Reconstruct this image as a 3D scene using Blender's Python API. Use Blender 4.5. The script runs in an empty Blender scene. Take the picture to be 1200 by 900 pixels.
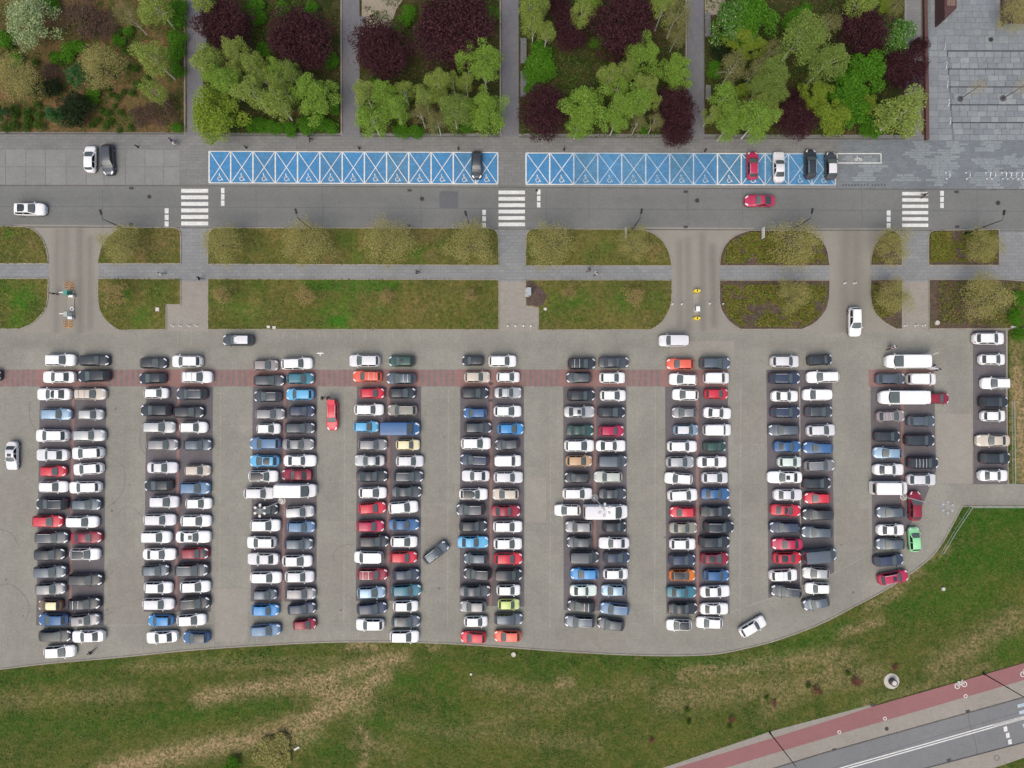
import bpy, bmesh, math, random
import numpy as np
from mathutils import Vector, Matrix, noise as mnoise

# ------------------------------------------------------------------ camera, world, sun, exposure
SC = bpy.context.scene
COL = SC.collection
H = 102.5                      # flying height (m)
LENS = 24.6
F = 600.0 / (18.0 / LENS)      # focal length in photo pixels (1200 x 900)
TILT = math.radians(1.2)       # almost straight down

cam_d = bpy.data.cameras.new('camera'); cam = bpy.data.objects.new('camera', cam_d)
COL.objects.link(cam); cam.location = (0, 0, H); cam.rotation_euler = (TILT, 0, 0)
cam_d.lens = LENS; cam_d.sensor_width = 36; cam_d.clip_start = 1; cam_d.clip_end = 4000
SC.camera = cam

SUN_EL, SUN_ROT = math.radians(60), math.radians(205)
W = bpy.data.worlds.new('World'); SC.world = W; W.use_nodes = True
nt = W.node_tree; bg = nt.nodes['Background']
sky = nt.nodes.new('ShaderNodeTexSky'); sky.sky_type = 'NISHITA'; sky.sun_disc = False
sky.sun_elevation = SUN_EL; sky.sun_rotation = SUN_ROT
sky.air_density = 1.0; sky.dust_density = 6.0; sky.ozone_density = 1.0
nt.links.new(sky.outputs[0], bg.inputs[0]); bg.inputs[1].default_value = 0.15
sun_d = bpy.data.lights.new('sun', 'SUN'); sun_d.energy = 0.7; sun_d.angle = math.radians(55)
sun_d.color = (1.0, 0.985, 0.82)
sun = bpy.data.objects.new('sun', sun_d); COL.objects.link(sun)
sun.rotation_euler = (math.pi / 2 - SUN_EL, 0, math.pi - SUN_ROT)
SC.view_settings.view_transform = 'Standard'; SC.view_settings.look = 'None'
SC.view_settings.gamma = 1.0; SC.view_settings.use_curve_mapping = False
SC.view_settings.exposure = 0.20
try:
    SC.cycles.max_bounces = 5; SC.cycles.diffuse_bounces = 2; SC.cycles.glossy_bounces = 2
    SC.cycles.use_denoising = True
except Exception:
    pass

rnd = random.Random(7)
npr = np.random.default_rng(7)

# ------------------------------------------------------------------ photo pixel -> place
CT, ST = math.cos(TILT), math.sin(TILT)
def G(px, py, z=0.0):
    a, b = (px - 600.0) / F, (450.0 - py) / F
    dx, dy, dz = a, ST + b * CT, -CT + b * ST
    k = (z - H) / dz
    return Vector((dx * k, dy * k, z))
def G2(px, py, z=0.0):
    p = G(px, py, z); return (p.x, p.y)
PX = H / CT / F                # metres per photo pixel on the ground

# ------------------------------------------------------------------ materials
def lin(c):
    return tuple(((v / 255.0) / 12.92 if v <= 10 else (((v / 255.0) + 0.055) / 1.055) ** 2.4) for v in c)
K = 1.20
def S(r, g, b, k=1.0):
    return tuple(min(0.86, v / K * k) for v in lin((r, g, b)))
def rgba(c): return (c[0], c[1], c[2], 1.0)
class NT:
    def __init__(self, name):
        self.m = bpy.data.materials.new(name); self.m.use_nodes = True
        self.t = self.m.node_tree; self.b = self.t.nodes['Principled BSDF']
    def n(self, typ, **kw):
        x = self.t.nodes.new(typ)
        for k, v in kw.items():
            if k.startswith('i_'): x.inputs[k[2:].replace('_', ' ')].default_value = v
            else: setattr(x, k, v)
        return x
    def l(self, a, b): self.t.links.new(a, b)
    def noise(self, scale, detail=4, rough=0.6, co=None):
        x = self.n('ShaderNodeTexNoise'); x.inputs['Scale'].default_value = scale
        x.inputs['Detail'].default_value = detail; x.inputs['Roughness'].default_value = rough
        if co: self.l(co, x.inputs['Vector'])
        return x.outputs[0]
    def ramp(self, fac, stops):
        x = self.n('ShaderNodeValToRGB'); e = x.color_ramp.elements
        while len(e) < len(stops): e.new(0.5)
        for i, (p, c) in enumerate(stops): e[i].position = p; e[i].color = rgba(c)
        self.l(fac, x.inputs[0]); return x.outputs[0]
    def mix(self, fac, a, b, mode='MIX'):
        x = self.n('ShaderNodeMix', data_type='RGBA', blend_type=mode)
        for sock, v in ((x.inputs[0], fac), (x.inputs[6], a), (x.inputs[7], b)):
            if isinstance(v, (int, float)): sock.default_value = v
            elif isinstance(v, tuple): sock.default_value = rgba(v)
            else: self.l(v, sock)
        return x.outputs[2]
    def math(self, op, a, b=0.0):
        x = self.n('ShaderNodeMath', operation=op)
        for i, v in enumerate((a, b)):
            if isinstance(v, (int, float)): x.inputs[i].default_value = v
            else: self.l(v, x.inputs[i])
        return x.outputs[0]
    def attr(self, name):
        x = self.n('ShaderNodeAttribute'); x.attribute_name = name; return x.outputs['Fac']
    def geo(self): return self.n('ShaderNodeNewGeometry')
    def pos(self): return self.geo().outputs['Position']
    def bump(self, h, strength=0.3, dist=0.02):
        x = self.n('ShaderNodeBump'); x.inputs['Strength'].default_value = strength
        x.inputs['Distance'].default_value = dist; self.l(h, x.inputs['Height'])
        self.l(x.outputs[0], self.b.inputs['Normal'])
    def base(self, c):
        if isinstance(c, tuple): self.b.inputs['Base Color'].default_value = rgba(c)
        else: self.l(c, self.b.inputs['Base Color'])
    def set(self, **kw):
        for k, v in kw.items(): self.b.inputs[k.replace('_', ' ')].default_value = v

def mat_plain(name, col, rough=0.7, metal=0.0, var=0.12, scale=3.0):
    t = NT(name); p = t.pos()
    n = t.noise(scale, 5, 0.65, p)
    t.base(t.ramp(n, [(0.3, tuple(v * (1 - var) for v in col)), (0.7, tuple(min(1, v * (1 + var)) for v in col))]))
    t.set(Roughness=rough, Metallic=metal); return t.m

def mat_paving(name, col, var=0.16, grain=0.10, joint=None, rough=0.88, patch=0.12, jd=0.75, ang=0.0):
    """worn paving: broad patches, fine grain, optional joints (brick grid in metres), 'stain' attribute"""
    t = NT(name); p = t.pos()
    big = t.noise(0.09, 5, 0.62, p); mid = t.noise(0.8, 5, 0.7, p); fine = t.noise(3.2, 5, 0.8, p)
    c = t.ramp(big, [(0.32, tuple(v * (1 - patch) for v in col)), (0.68, tuple(v * (1 + patch) for v in col))])
    c = t.mix(1.0, c, t.ramp(mid, [(0.3, (1 - var,) * 3), (0.7, (1 + var * .6,) * 3)]), 'MULTIPLY')
    c = t.mix(1.0, c, t.ramp(fine, [(0.3, (1 - grain,) * 3), (0.7, (1 + grain,) * 3)]), 'MULTIPLY')
    if joint:
        mp = t.n('ShaderNodeMapping'); mp.inputs['Rotation'].default_value = (0, 0, ang); t.l(p, mp.inputs['Vector'])
        br = t.n('ShaderNodeTexBrick'); br.inputs['Scale'].default_value = 1.0
        br.inputs['Brick Width'].default_value = joint[0]; br.inputs['Row Height'].default_value = joint[1]
        br.inputs['Mortar Size'].default_value = joint[2]; br.inputs['Mortar Smooth'].default_value = 0.3
        br.inputs['Color1'].default_value = (1, 1, 1, 1); br.inputs['Color2'].default_value = (1 - joint[3],) * 3 + (1,)
        br.inputs['Mortar'].default_value = (jd, jd, jd, 1)
        if len(joint) > 4: br.offset = joint[4]
        t.l(mp.outputs[0], br.inputs['Vector'])
        c = t.mix(1.0, c, br.outputs[0], 'MULTIPLY')
    st = t.attr('stain')
    c = t.mix(st, c, tuple(v * 0.45 for v in col))
    t.base(c); t.set(Roughness=rough); t.b.inputs['Specular IOR Level'].default_value = 0.3
    t.bump(fine, 0.25, 0.01); return t.m

def mat_grass(name, dark, mid, dry, soil, lush=(0.03, 0.11, 0.008)):
    """turf: attributes 'wear' (0..1 dry/bare) and 'lush' (0..1 vivid green)"""
    t = NT(name); p = t.pos()
    a = t.noise(0.13, 5, 0.62, p); b = t.noise(0.75, 5, 0.68, p); f = t.noise(2.3, 5, 0.8, p); ff = t.noise(6.5, 3, 0.75, p)
    c = t.ramp(a, [(0.34, dark), (0.66, mid)])
    c = t.mix(t.ramp(b, [(0.45, (0, 0, 0)), (0.72, (.75,) * 3)]), c, dry)
    lu = t.math('MULTIPLY', t.attr('lush'), t.ramp(b, [(0.38, (1,) * 3), (0.66, (.45,) * 3)]))
    c = t.mix(lu, c, lush)
    w = t.math('MULTIPLY', t.attr('wear'), t.ramp(b, [(0.30, (.35,) * 3), (0.58, (1.25,) * 3)]))
    w = t.math('MULTIPLY', w, t.ramp(f, [(0.36, (.35,) * 3), (0.56, (1.3,) * 3)]))
    x = t.n('ShaderNodeClamp'); t.l(w, x.inputs[0])
    c = t.mix(x.outputs[0], c, soil)
    c = t.mix(1.0, c, t.ramp(f, [(0.3, (.50,) * 3), (0.7, (1.55,) * 3)]), 'MULTIPLY')
    c = t.mix(1.0, c, t.ramp(ff, [(0.3, (.72,) * 3), (0.7, (1.28,) * 3)]), 'MULTIPLY')
    t.base(c); t.set(Roughness=0.95); t.b.inputs['Specular IOR Level'].default_value = 0.1
    t.bump(f, 0.7, 0.12); return t.m

def mat_leaf(name, cols, rough=0.6):
    t = NT(name); g = t.geo()
    n = len(cols)
    c = t.ramp(g.outputs['Random Per Island'], [(i / max(1, n - 1), cols[i]) for i in range(n)])
    t.base(c); t.set(Roughness=rough); t.b.inputs['Specular IOR Level'].default_value = 0.15
    d = t.n('ShaderNodeBsdfTranslucent'); t.l(c, d.inputs[0])
    mx = t.n('ShaderNodeMixShader'); mx.inputs[0].default_value = 0.25
    t.l(t.b.outputs[0], mx.inputs[1]); t.l(d.outputs[0], mx.inputs[2])
    t.l(mx.outputs[0], t.t.nodes['Material Output'].inputs['Surface']); return t.m

# ------------------------------------------------------------------ objects
def tag(o, label=None, cat=None, group=None, kind=None):
    if label: o['label'] = label
    if cat: o['category'] = cat
    if group: o['group'] = group
    if kind: o['kind'] = kind
    return o
def link(o, parent=None):
    COL.objects.link(o)
    if parent is not None: o.parent = parent
    return o
def mesh_obj(name, me, parent=None, mats=None, loc=None, rz=None, scale=None):
    o = bpy.data.objects.new(name, me); link(o, parent)
    if mats:
        for i, m in enumerate(mats):
            if i < len(me.materials):
                if me.materials[i] is not m:
                    o.material_slots[i].link = 'OBJECT'; o.material_slots[i].material = m
            else: me.materials.append(m)
    if loc is not None: o.location = loc
    if rz is not None: o.rotation_euler = (0, 0, rz)
    if scale is not None: o.scale = scale
    return o
def empty(name, loc, rz=0.0, label=None, cat=None, group=None, scale=None):
    o = bpy.data.objects.new(name, None); o.empty_display_size = 0.3; link(o)
    o.location = loc; o.rotation_euler = (0, 0, rz)
    if scale is not None: o.scale = scale
    return tag(o, label, cat, group)
def me_py(name, vs, fs, mats=None, smooth=False, fmat=None):
    me = bpy.data.meshes.new(name); me.from_pydata([tuple(v) for v in vs], [], [tuple(f) for f in fs])
    if mats:
        for m in mats: me.materials.append(m)
    if fmat is not None: me.polygons.foreach_set('material_index', fmat)
    if smooth: me.polygons.foreach_set('use_smooth', [True] * len(me.polygons))
    me.update(); return me
class MB:
    """collects simple solids into one mesh"""
    def __init__(self): self.v = []; self.f = []; self.mi = []
    def add(self, vs, fs, mi=0):
        o = len(self.v); self.v += [tuple(v) for v in vs]
        self.f += [tuple(i + o for i in f) for f in fs]; self.mi += [mi] * len(fs); return self
    def box(self, c, s, rz=0.0, mi=0, taper=1.0):
        cx, cy, cz = c; hx, hy, hz = s[0] / 2, s[1] / 2, s[2] / 2; ca, sa = math.cos(rz), math.sin(rz); vs = []
        for dz, k in ((-hz, 1.0), (hz, taper)):
            for dx, dy in ((-hx, -hy), (hx, -hy), (hx, hy), (-hx, hy)):
                x, y = dx * k, dy * k
                vs.append((cx + x * ca - y * sa, cy + x * sa + y * ca, cz + dz))
        return self.add(vs, [(0, 3, 2, 1), (4, 5, 6, 7), (0, 1, 5, 4), (1, 2, 6, 5), (2, 3, 7, 6), (3, 0, 4, 7)], mi)
    def tube(self, pts, rads, n=6, mi=0, caps=True):
        pts = [Vector(p) for p in pts]; vs = []; fs = []
        for i, p in enumerate(pts):
            a = pts[max(0, i - 1)]; b = pts[min(len(pts) - 1, i + 1)]; d = (b - a).normalized()
            up = Vector((0, 0, 1)) if abs(d.z) < 0.9 else Vector((1, 0, 0))
            u = d.cross(up).normalized(); w = d.cross(u); r = rads[i] if hasattr(rads, '__len__') else rads
            for k in range(n):
                t = 2 * math.pi * k / n; vs.append(p + u * (r * math.cos(t)) + w * (r * math.sin(t)))
        for i in range(len(pts) - 1):
            for k in range(n):
                a, b = i * n + k, i * n + (k + 1) % n; fs.append((a, b, b + n, a + n))
        if caps: fs += [tuple(range(n))[::-1], tuple(range((len(pts) - 1) * n, len(pts) * n))]
        return self.add(vs, fs, mi)
    def disc(self, c, r, h, n=16, mi=0, r2=None):
        return self.tube([(c[0], c[1], c[2]), (c[0], c[1], c[2] + h)], [r, r if r2 is None else r2], n, mi)
    def ring(self, c, r0, r1, h, n=20, mi=0):
        vs = []; fs = []
        for k in range(n):
            t = 2 * math.pi * k / n; ct, st = math.cos(t), math.sin(t)
            for r, z in ((r0, 0), (r0, h), (r1, h), (r1, 0)): vs.append((c[0] + r * ct, c[1] + r * st, c[2] + z))
        for k in range(n):
            a, b = 4 * k, 4 * ((k + 1) % n)
            for j in range(3): fs.append((a + j, a + j + 1, b + j + 1, b + j))
        return self.add(vs, fs, mi)
    def me(self, name, mats, smooth=False):
        return me_py(name, self.v, self.f, mats, smooth, self.mi)
    def obj(self, name, mats, parent=None, smooth=False):
        return mesh_obj(name, self.me(name, mats, smooth), parent)

def flat(name, px_poly, z, mat, kind='structure', parent=None):
    vs = [G(x, y, z) for x, y in px_poly]
    bm = bmesh.new(); f = bm.faces.new([bm.verts.new(v) for v in vs]); f.normal_update()
    if f.normal.z < 0: f.normal_flip()
    bmesh.ops.triangulate(bm, faces=bm.faces[:]); me = bpy.data.meshes.new(name); bm.to_mesh(me); bm.free()
    me.materials.append(mat); o = mesh_obj(name, me, parent)
    if parent is None: tag(o, kind=kind)
    return o
def quad_list(name, quads, z, mat, parent=None, kind='structure'):
    """many flat px quads -> one mesh"""
    vs = []; fs = []
    for q in quads:
        o = len(vs); pts = [G(x, y, z) for x, y in q]
        a = sum(pts[i].x * pts[(i + 1) % len(pts)].y - pts[(i + 1) % len(pts)].x * pts[i].y for i in range(len(pts)))
        if a < 0: pts = pts[::-1]
        vs += pts; fs.append(tuple(range(o, o + len(pts))))
    o = mesh_obj(name, me_py(name, vs, fs, [mat]), parent)
    if kind: tag(o, kind=kind)
    return o
def rect(x0, y0, x1, y1): return [(x0, y0), (x1, y0), (x1, y1), (x0, y1)]
def stroke(pts, w):
    """px polyline with px width -> px quads"""
    out = []
    for (x0, y0), (x1, y1) in zip(pts[:-1], pts[1:]):
        d = math.hypot(x1 - x0, y1 - y0) or 1; nx, ny = -(y1 - y0) / d * w / 2, (x1 - x0) / d * w / 2
        out.append([(x0 + nx, y0 + ny), (x1 + nx, y1 + ny), (x1 - nx, y1 - ny), (x0 - nx, y0 - ny)])
    return out
def arc(cx, cy, r, a0, a1, n=8, ry=None):
    ry = r if ry is None else ry
    return [(cx + r * math.cos(math.radians(a0 + (a1 - a0) * i / n)), cy + ry * math.sin(math.radians(a0 + (a1 - a0) * i / n))) for i in range(n + 1)]
def spline(pts, n=8):
    out = []; P = [pts[0]] + list(pts) + [pts[-1]]
    for i in range(1, len(P) - 2):
        p0, p1, p2, p3 = P[i - 1], P[i], P[i + 1], P[i + 2]
        for k in range(n):
            t = k / n
            out.append(tuple(0.5 * (2 * p1[j] + (p2[j] - p0[j]) * t + (2 * p0[j] - 5 * p1[j] + 4 * p2[j] - p3[j]) * t * t + (3 * p1[j] - p0[j] - 3 * p2[j] + p3[j]) * t ** 3) for j in (0, 1)))
    out.append(tuple(pts[-1])); return out
def capdist(X, Y, a, b):
    ax, ay = a; bx, by = b; dx, dy = bx - ax, by - ay; L = dx * dx + dy * dy or 1e-9
    t = np.clip(((X - ax) * dx + (Y - ay) * dy) / L, 0, 1)
    return np.hypot(X - ax - t * dx, Y - ay - t * dy)
def gridded(name, px_poly, z, mat, cell, attrs, zfun=None, kind='structure'):
    """polygon cut into cells so that wear can be carried per vertex; attrs: {name: [(px pts, radius px, value)]}"""
    vs = [G(x, y, z) for x, y in px_poly]
    bm = bmesh.new(); f = bm.faces.new([bm.verts.new(v) for v in vs]); f.normal_update()
    if f.normal.z < 0: f.normal_flip()
    xs = [v.x for v in vs]; ys = [v.y for v in vs]
    for lo, hi, no in ((min(xs), max(xs), (1, 0, 0)), (min(ys), max(ys), (0, 1, 0))):
        n = int((hi - lo) / cell)
        for i in range(1, n + 1):
            c = lo + i * (hi - lo) / (n + 1)
            bmesh.ops.bisect_plane(bm, geom=bm.verts[:] + bm.edges[:] + bm.faces[:], dist=1e-5, plane_co=(c * no[0], c * no[1], 0), plane_no=no)
    bmesh.ops.triangulate(bm, faces=bm.faces[:])
    me = bpy.data.meshes.new(name); bm.to_mesh(me); bm.free(); me.materials.append(mat)
    n = len(me.vertices); co = np.zeros(n * 3); me.vertices.foreach_get('co', co); co = co.reshape(-1, 3)
    for an, items in attrs.items():
        val = np.zeros(n)
        for pts, rad, v in items:
            w = [G2(*p) for p in pts]; r = rad * PX
            d = np.full(n, 1e9)
            if len(w) == 1: d = np.hypot(co[:, 0] - w[0][0], co[:, 1] - w[0][1])
            for a, b in zip(w[:-1], w[1:]): d = np.minimum(d, capdist(co[:, 0], co[:, 1], a, b))
            val = np.maximum(val, v * np.exp(-(d / r) ** 2))
        at = me.attributes.new(an, 'FLOAT', 'POINT'); at.data.foreach_set('value', val.astype(np.float32))
    o = mesh_obj(name, me); return tag(o, kind=kind)
# ------------------------------------------------------------------ setting materials
m_lot = mat_paving('lot_paving', S(148, 147, 138), joint=(2.12, 2.5, 0.03, 0.035, 0.0), patch=0.10, var=0.10, grain=0.13, jd=0.90)
m_road = mat_paving('asphalt', S(121, 123, 121), patch=0.07, var=0.07, grain=0.12)
m_drive = mat_paving('drive_paving', S(148, 145, 136), patch=0.05, var=0.06, grain=0.06)
m_bay = mat_paving('bay_paving', S(110, 106, 110), joint=(0.8, 2.5, 0.03, 0.06, 0.0), patch=0.08, var=0.1, grain=0.10, jd=0.9)
m_redpave = mat_paving('red_paving', S(151, 119, 115), joint=(0.4, 0.2, 0.02, 0.08), patch=0.06, var=0.10, jd=0.92)
m_greypave = mat_paving('grey_strip', S(132, 120, 117), joint=(0.4, 0.2, 0.02, 0.08), patch=0.06, jd=0.92)
m_walk = mat_paving('walk_slabs', S(143, 146, 147), joint=(1.0, 0.5, 0.035, 0.12), patch=0.06, var=0.08, grain=0.06, jd=0.72)
m_side = mat_paving('pavement_slabs', S(133, 134, 133), joint=(1.2, 0.45, 0.03, 0.14), patch=0.08, var=0.1, jd=0.72)
m_path = mat_paving('garden_path', S(122, 122, 127), joint=(0.5, 0.9, 0.025, 0.08), patch=0.05, var=0.07, jd=0.85)
m_pathlite = mat_paving('path_edge', S(150, 146, 143), patch=0.05)
m_kerb = mat_paving('kerb_stone', S(160, 154, 143), joint=(1.0, 1.0, 0.02, 0.1), patch=0.08)
m_kerbd = mat_paving('kerb_grey', S(104, 101, 98), patch=0.08)
m_conc = [mat_paving('concrete_panel_%s' % n, S(v, v + 1, v - 1), patch=0.07, var=0.10, grain=0.07) for n, v in (('light', 139), ('mid', 136), ('dark', 133))]
m_slab = [mat_paving('stone_slab_%s' % n, S(*c), patch=0.07, var=0.12, grain=0.08) for n, c in (('a', (136, 142, 146)), ('b', (143, 149, 152)), ('c', (150, 157, 159)), ('d', (131, 137, 142)))]
m_setts = mat_paving('stone_setts', S(127, 134, 139), joint=(0.8, 0.3, 0.03, 0.14), patch=0.08, var=0.12)
m_sett2 = mat_paving('stone_setts_pale', S(140, 149, 152), patch=0.08, var=0.12)
m_white = mat_paving('white_paint', S(226, 227, 224), patch=0.05, var=0.14, grain=0.14, rough=0.7)
m_whiteworn = mat_paving('worn_white_paint', S(186, 202, 214), patch=0.08, var=0.22, grain=0.2, rough=0.7)
m_palem = mat_paving('pale_joint', S(163, 158, 149), patch=0.06, var=0.2)
m_blue = mat_paving('blue_paint', S(76, 140, 190), patch=0.09, var=0.16, grain=0.16, rough=0.75)
m_blue3 = mat_paving('faded_blue_paint', S(82, 138, 182), patch=0.12, var=0.2, grain=0.18, rough=0.76)
m_blue2 = mat_paving('worn_blue_paint', S(88, 138, 174), patch=0.12, var=0.22, grain=0.2, rough=0.78)
m_cycle = mat_paving('cycle_red', S(150, 106, 107), patch=0.05, var=0.06, grain=0.06)
m_footway = mat_paving('footway', S(157, 152, 143), joint=(0.6, 0.3, 0.02, 0.05), patch=0.06, jd=0.92, var=.1)
m_road2 = mat_paving('street_asphalt', S(126, 128, 130), patch=0.08, var=0.08, grain=0.07)
m_patch = mat_paving('asphalt_patch', S(104, 106, 110), patch=0.05, var=0.06)
m_tyre_mark = mat_paving('rubber_mark', S(118, 113, 107), patch=0.05, var=0.2)
m_sand = mat_paving('sand', S(160, 150, 133), patch=0.08, var=0.18, grain=0.12)
m_mulch = mat_paving('bark_mulch', S(92, 76, 72), patch=0.15, var=0.35, grain=0.3)
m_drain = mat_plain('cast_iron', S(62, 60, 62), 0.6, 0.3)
m_ironl = mat_plain('iron_rim', S(92, 90, 92), 0.6, 0.2)
m_orange_paint = mat_paving('orange_paint', S(166, 143, 118), patch=0.05, var=0.2)

GD = S(64, 76, 32, .92); GM = S(92, 98, 46, .92); GY = S(124, 110, 66); SOIL = S(154, 134, 100)
m_turf = mat_grass('turf', S(58, 78, 30), S(86, 94, 42), S(112, 104, 60), SOIL, S(52, 90, 25))
m_verge = mat_grass('verge_turf', S(80, 90, 38), S(106, 102, 54), S(124, 108, 68), S(126, 106, 72), S(50, 108, 22))
m_bed = mat_grass('bed_soil', S(76, 84, 40), S(112, 92, 62), S(140, 100, 78), S(136, 100, 76), S(46, 98, 24))
m_bedm = mat_grass('mulched_bed', S(84, 76, 64), S(94, 82, 70), S(104, 84, 74), S(96, 80, 74), S(88, 104, 30))

# ------------------------------------------------------------------ ground to the horizon, the lot, the roads
def big_sheet(name, z, mat, r=900):
    o = mesh_obj(name, me_py(name, [(-r, -r, z), (r, -r, z), (r, r, z), (-r, r, z)], [(0, 1, 2, 3)], [mat])); return tag(o, kind='structure')
big_sheet('ground', -0.06, m_turf)
EDGE = spline([(-260, 812), (-120, 798), (0, 784), (60, 777), (140, 770), (220, 762), (300, 756.5), (380, 752.5), (450, 752), (515, 753.5), (575, 757), (640, 761.8),
               (700, 765.5), (755, 767.8), (800, 768), (840, 766), (880, 758), (915, 748.5), (961, 731), (1000, 711), (1035, 692.5),
               (1065, 673), (1085, 658), (1100, 642), (1114, 619), (1128, 592)], 5)
lotpoly = [(-260, 384)] + EDGE + [(1470, 592), (1470, 567), (1181, 567), (1181, 384)]
def tyre(p, r=2.2, v=.4): return (p, r, v)
lot_stain = [tyre(spline([(98, 300), (97, 350), (94, 380), (80, 400), (20, 404)]), 4, .28), tyre([(0, 402), (1000, 404)], 7, .16), tyre([(0, 394), (300, 396)], 4, .12),
             tyre(spline([(840, 340), (836, 372), (826, 392), (800, 404), (700, 408)]), 5, .18), tyre(spline([(838, 340), (850, 380), (900, 402), (1000, 405)]), 5, .2),
             tyre(spline([(1000, 340), (1000, 380), (990, 400), (940, 410)]), 6, .25), tyre(spline([(1004, 340), (1010, 384), (1060, 402), (1125, 410)]), 6, .22), tyre([(1122, 400), (1122, 560)], 9, .18)]
for x in (20, 146, 272, 395, 516, 638, 758, 877, 998):
    lot_stain += [tyre([(x, 420), (x - 2, 735)], 8, .10)]
lot_stain += [tyre(spline([(140, 742), (260, 738), (400, 734), (640, 742), (760, 748), (860, 735), (960, 700), (1040, 650)]), 10, .13)]
gridded('parking_lot', lotpoly, 0.0, m_lot, 1.25, {'stain': lot_stain})
gridded('road', [(-400, 213), (1600, 220), (1600, 274), (-400, 262)], 0.0, m_road, 1.3, {'stain': [([(-400, 250), (600, 256), (1600, 260)], 4, .16), ([(-400, 231), (600, 235), (1600, 239)], 4, .13), ([(-60, 256), (60, 258)], 6, .2), ([(110, 257), (200, 258)], 5, .14), ([(900, 262), (1050, 263)], 5, .12), ([(1110, 262), (1200, 262)], 6, .14)]})
flat('pavement', [(-400, 153), (1000, 158), (1600, 158), (1600, 222), (-400, 217)], -0.004, m_side)
flat('garden_ground', [(-400, -300), (1600, -300), (1600, 160), (-400, 160)], -0.03, m_bed)
flat('median_ground', [(-400, 262), (1600, 270), (1600, 388), (-400, 386)], -0.01, m_drive)

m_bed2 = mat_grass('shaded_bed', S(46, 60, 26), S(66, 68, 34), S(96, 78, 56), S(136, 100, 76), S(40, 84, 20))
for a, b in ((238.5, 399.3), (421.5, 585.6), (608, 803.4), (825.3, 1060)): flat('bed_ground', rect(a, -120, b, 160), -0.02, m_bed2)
# kerb lines along the road and a paler gutter strip under the bays
for nm, pts in (('gutter', [(-400, 216.4), (212, 217.6), (616, 219.5), (985, 221.5), (1600, 223)]), ('gutter', [(-400, 264), (0, 265.8), (600, 268.4), (1200, 270.6), (1600, 272)])):
    quad_list(nm, stroke(pts, 1.2), 0.006, m_kerbd)
flat('parking_strip', [(244, 215), (584, 216.5), (584, 220), (244, 218.5)], 0.0045, m_conc[1])
flat('parking_strip', [(615, 216.5), (980, 218), (980, 222), (615, 220)], 0.0045, m_conc[1])
o = quad_list('road_seam', stroke([(-400, 240), (212, 242.5), (600, 244.5), (1200, 247.5), (1600, 249)], 0.7), 0.004, m_patch)
flat('asphalt_repair', [(515, 224), (537, 224.3), (537, 244), (515, 243.7)], 0.005, m_patch)
quad_list('road_seam', [q for x in (120, 300, 378, 493, 640, 690, 806, 870, 1010, 1145) for q in stroke([(x, 221), (x + .4, 266)], 0.6)], 0.0045, m_patch)

# driveways through the verge, with the tracks of many wheels
DRV = [([(14, 263), (30, 266), (46, 283), (55, 300), (57, 330), (56, 350), (50, 366), (36, 382), (26, 390), (150, 390), (133, 384), (121, 372), (115, 356), (115, 322), (118, 300), (128, 280), (146, 264)],
        [tyre([(67, 270), (66, 395)], 3, .32), tyre([(78, 270), (77, 328)], 3.5, .30), tyre([(93.5, 268), (94, 390)], 3.2, .42), tyre([(105, 280), (106, 384)], 2.6, .36), tyre([(80, 345), (80, 375)], 5, .2)]),
       ([(745, 266), (768, 274), (781, 290), (787, 310), (787, 350), (780, 368), (766, 384), (758, 390), (872, 390), (858, 380), (846, 362), (843, 345), (843, 308), (850, 290), (862, 278), (885, 267)],
        [tyre([(796.5, 285), (797, 380)], 2.8, .34), tyre([(806, 280), (807, 384)], 2.8, .34), tyre([(823, 275), (824, 385)], 2.8, .4), tyre([(834.5, 290), (837, 380)], 3.2, .44)]),
       ([(940, 268), (958, 280), (968, 296), (972, 312), (972, 350), (966, 368), (950, 384), (940, 390), (1057, 390), (1040, 380), (1027, 366), (1020, 348), (1020, 308), (1027, 288), (1042, 270), (1044, 267)],
        [tyre([(991, 272), (990, 385)], 6, .36), tyre([(1003, 272), (1004, 385)], 5, .34)])]
for p, st in DRV: gridded('driveway', p, 0.004, m_drive, 0.45, {'stain': [(a, r * 1.45, v * 1.2) for a, r, v in st]})

# footpaths crossing the verge and the long slab walk
for q in ([(212, 265), (244, 265), (243.5, 330), (212, 330)], [(584, 267), (616, 267), (616, 330), (584.5, 330)], [(1057, 269), (1088, 269), (1088, 330), (1057, 330)]):
    flat('footpath', q, 0.003, m_walk)
for q in ([(195, 326), (243.5, 326), (244, 388), (195, 388)], [(584.5, 326), (632, 326), (632, 388), (585, 388)], [(1057, 326), (1088, 326), (1088, 388), (1053, 388)]):
    flat('footpath', q, 0.0025, m_footway)
flat('footpath', [(1169, 269), (1600, 272), (1600, 335), (1200, 329), (1169, 327)], 0.003, m_walk)
for q in ([(-400, 309), (57, 309.3), (57, 326), (-400, 326)], [(115, 309.5), (786.8, 311.8), (787, 328), (115, 326.2)], [(843, 312), (972, 312), (972, 328), (843, 328)], [(1020, 312), (1600, 312), (1600, 328), (1020, 328)]):
    flat('slab_walk', q, 0.007, m_walk)

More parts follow.
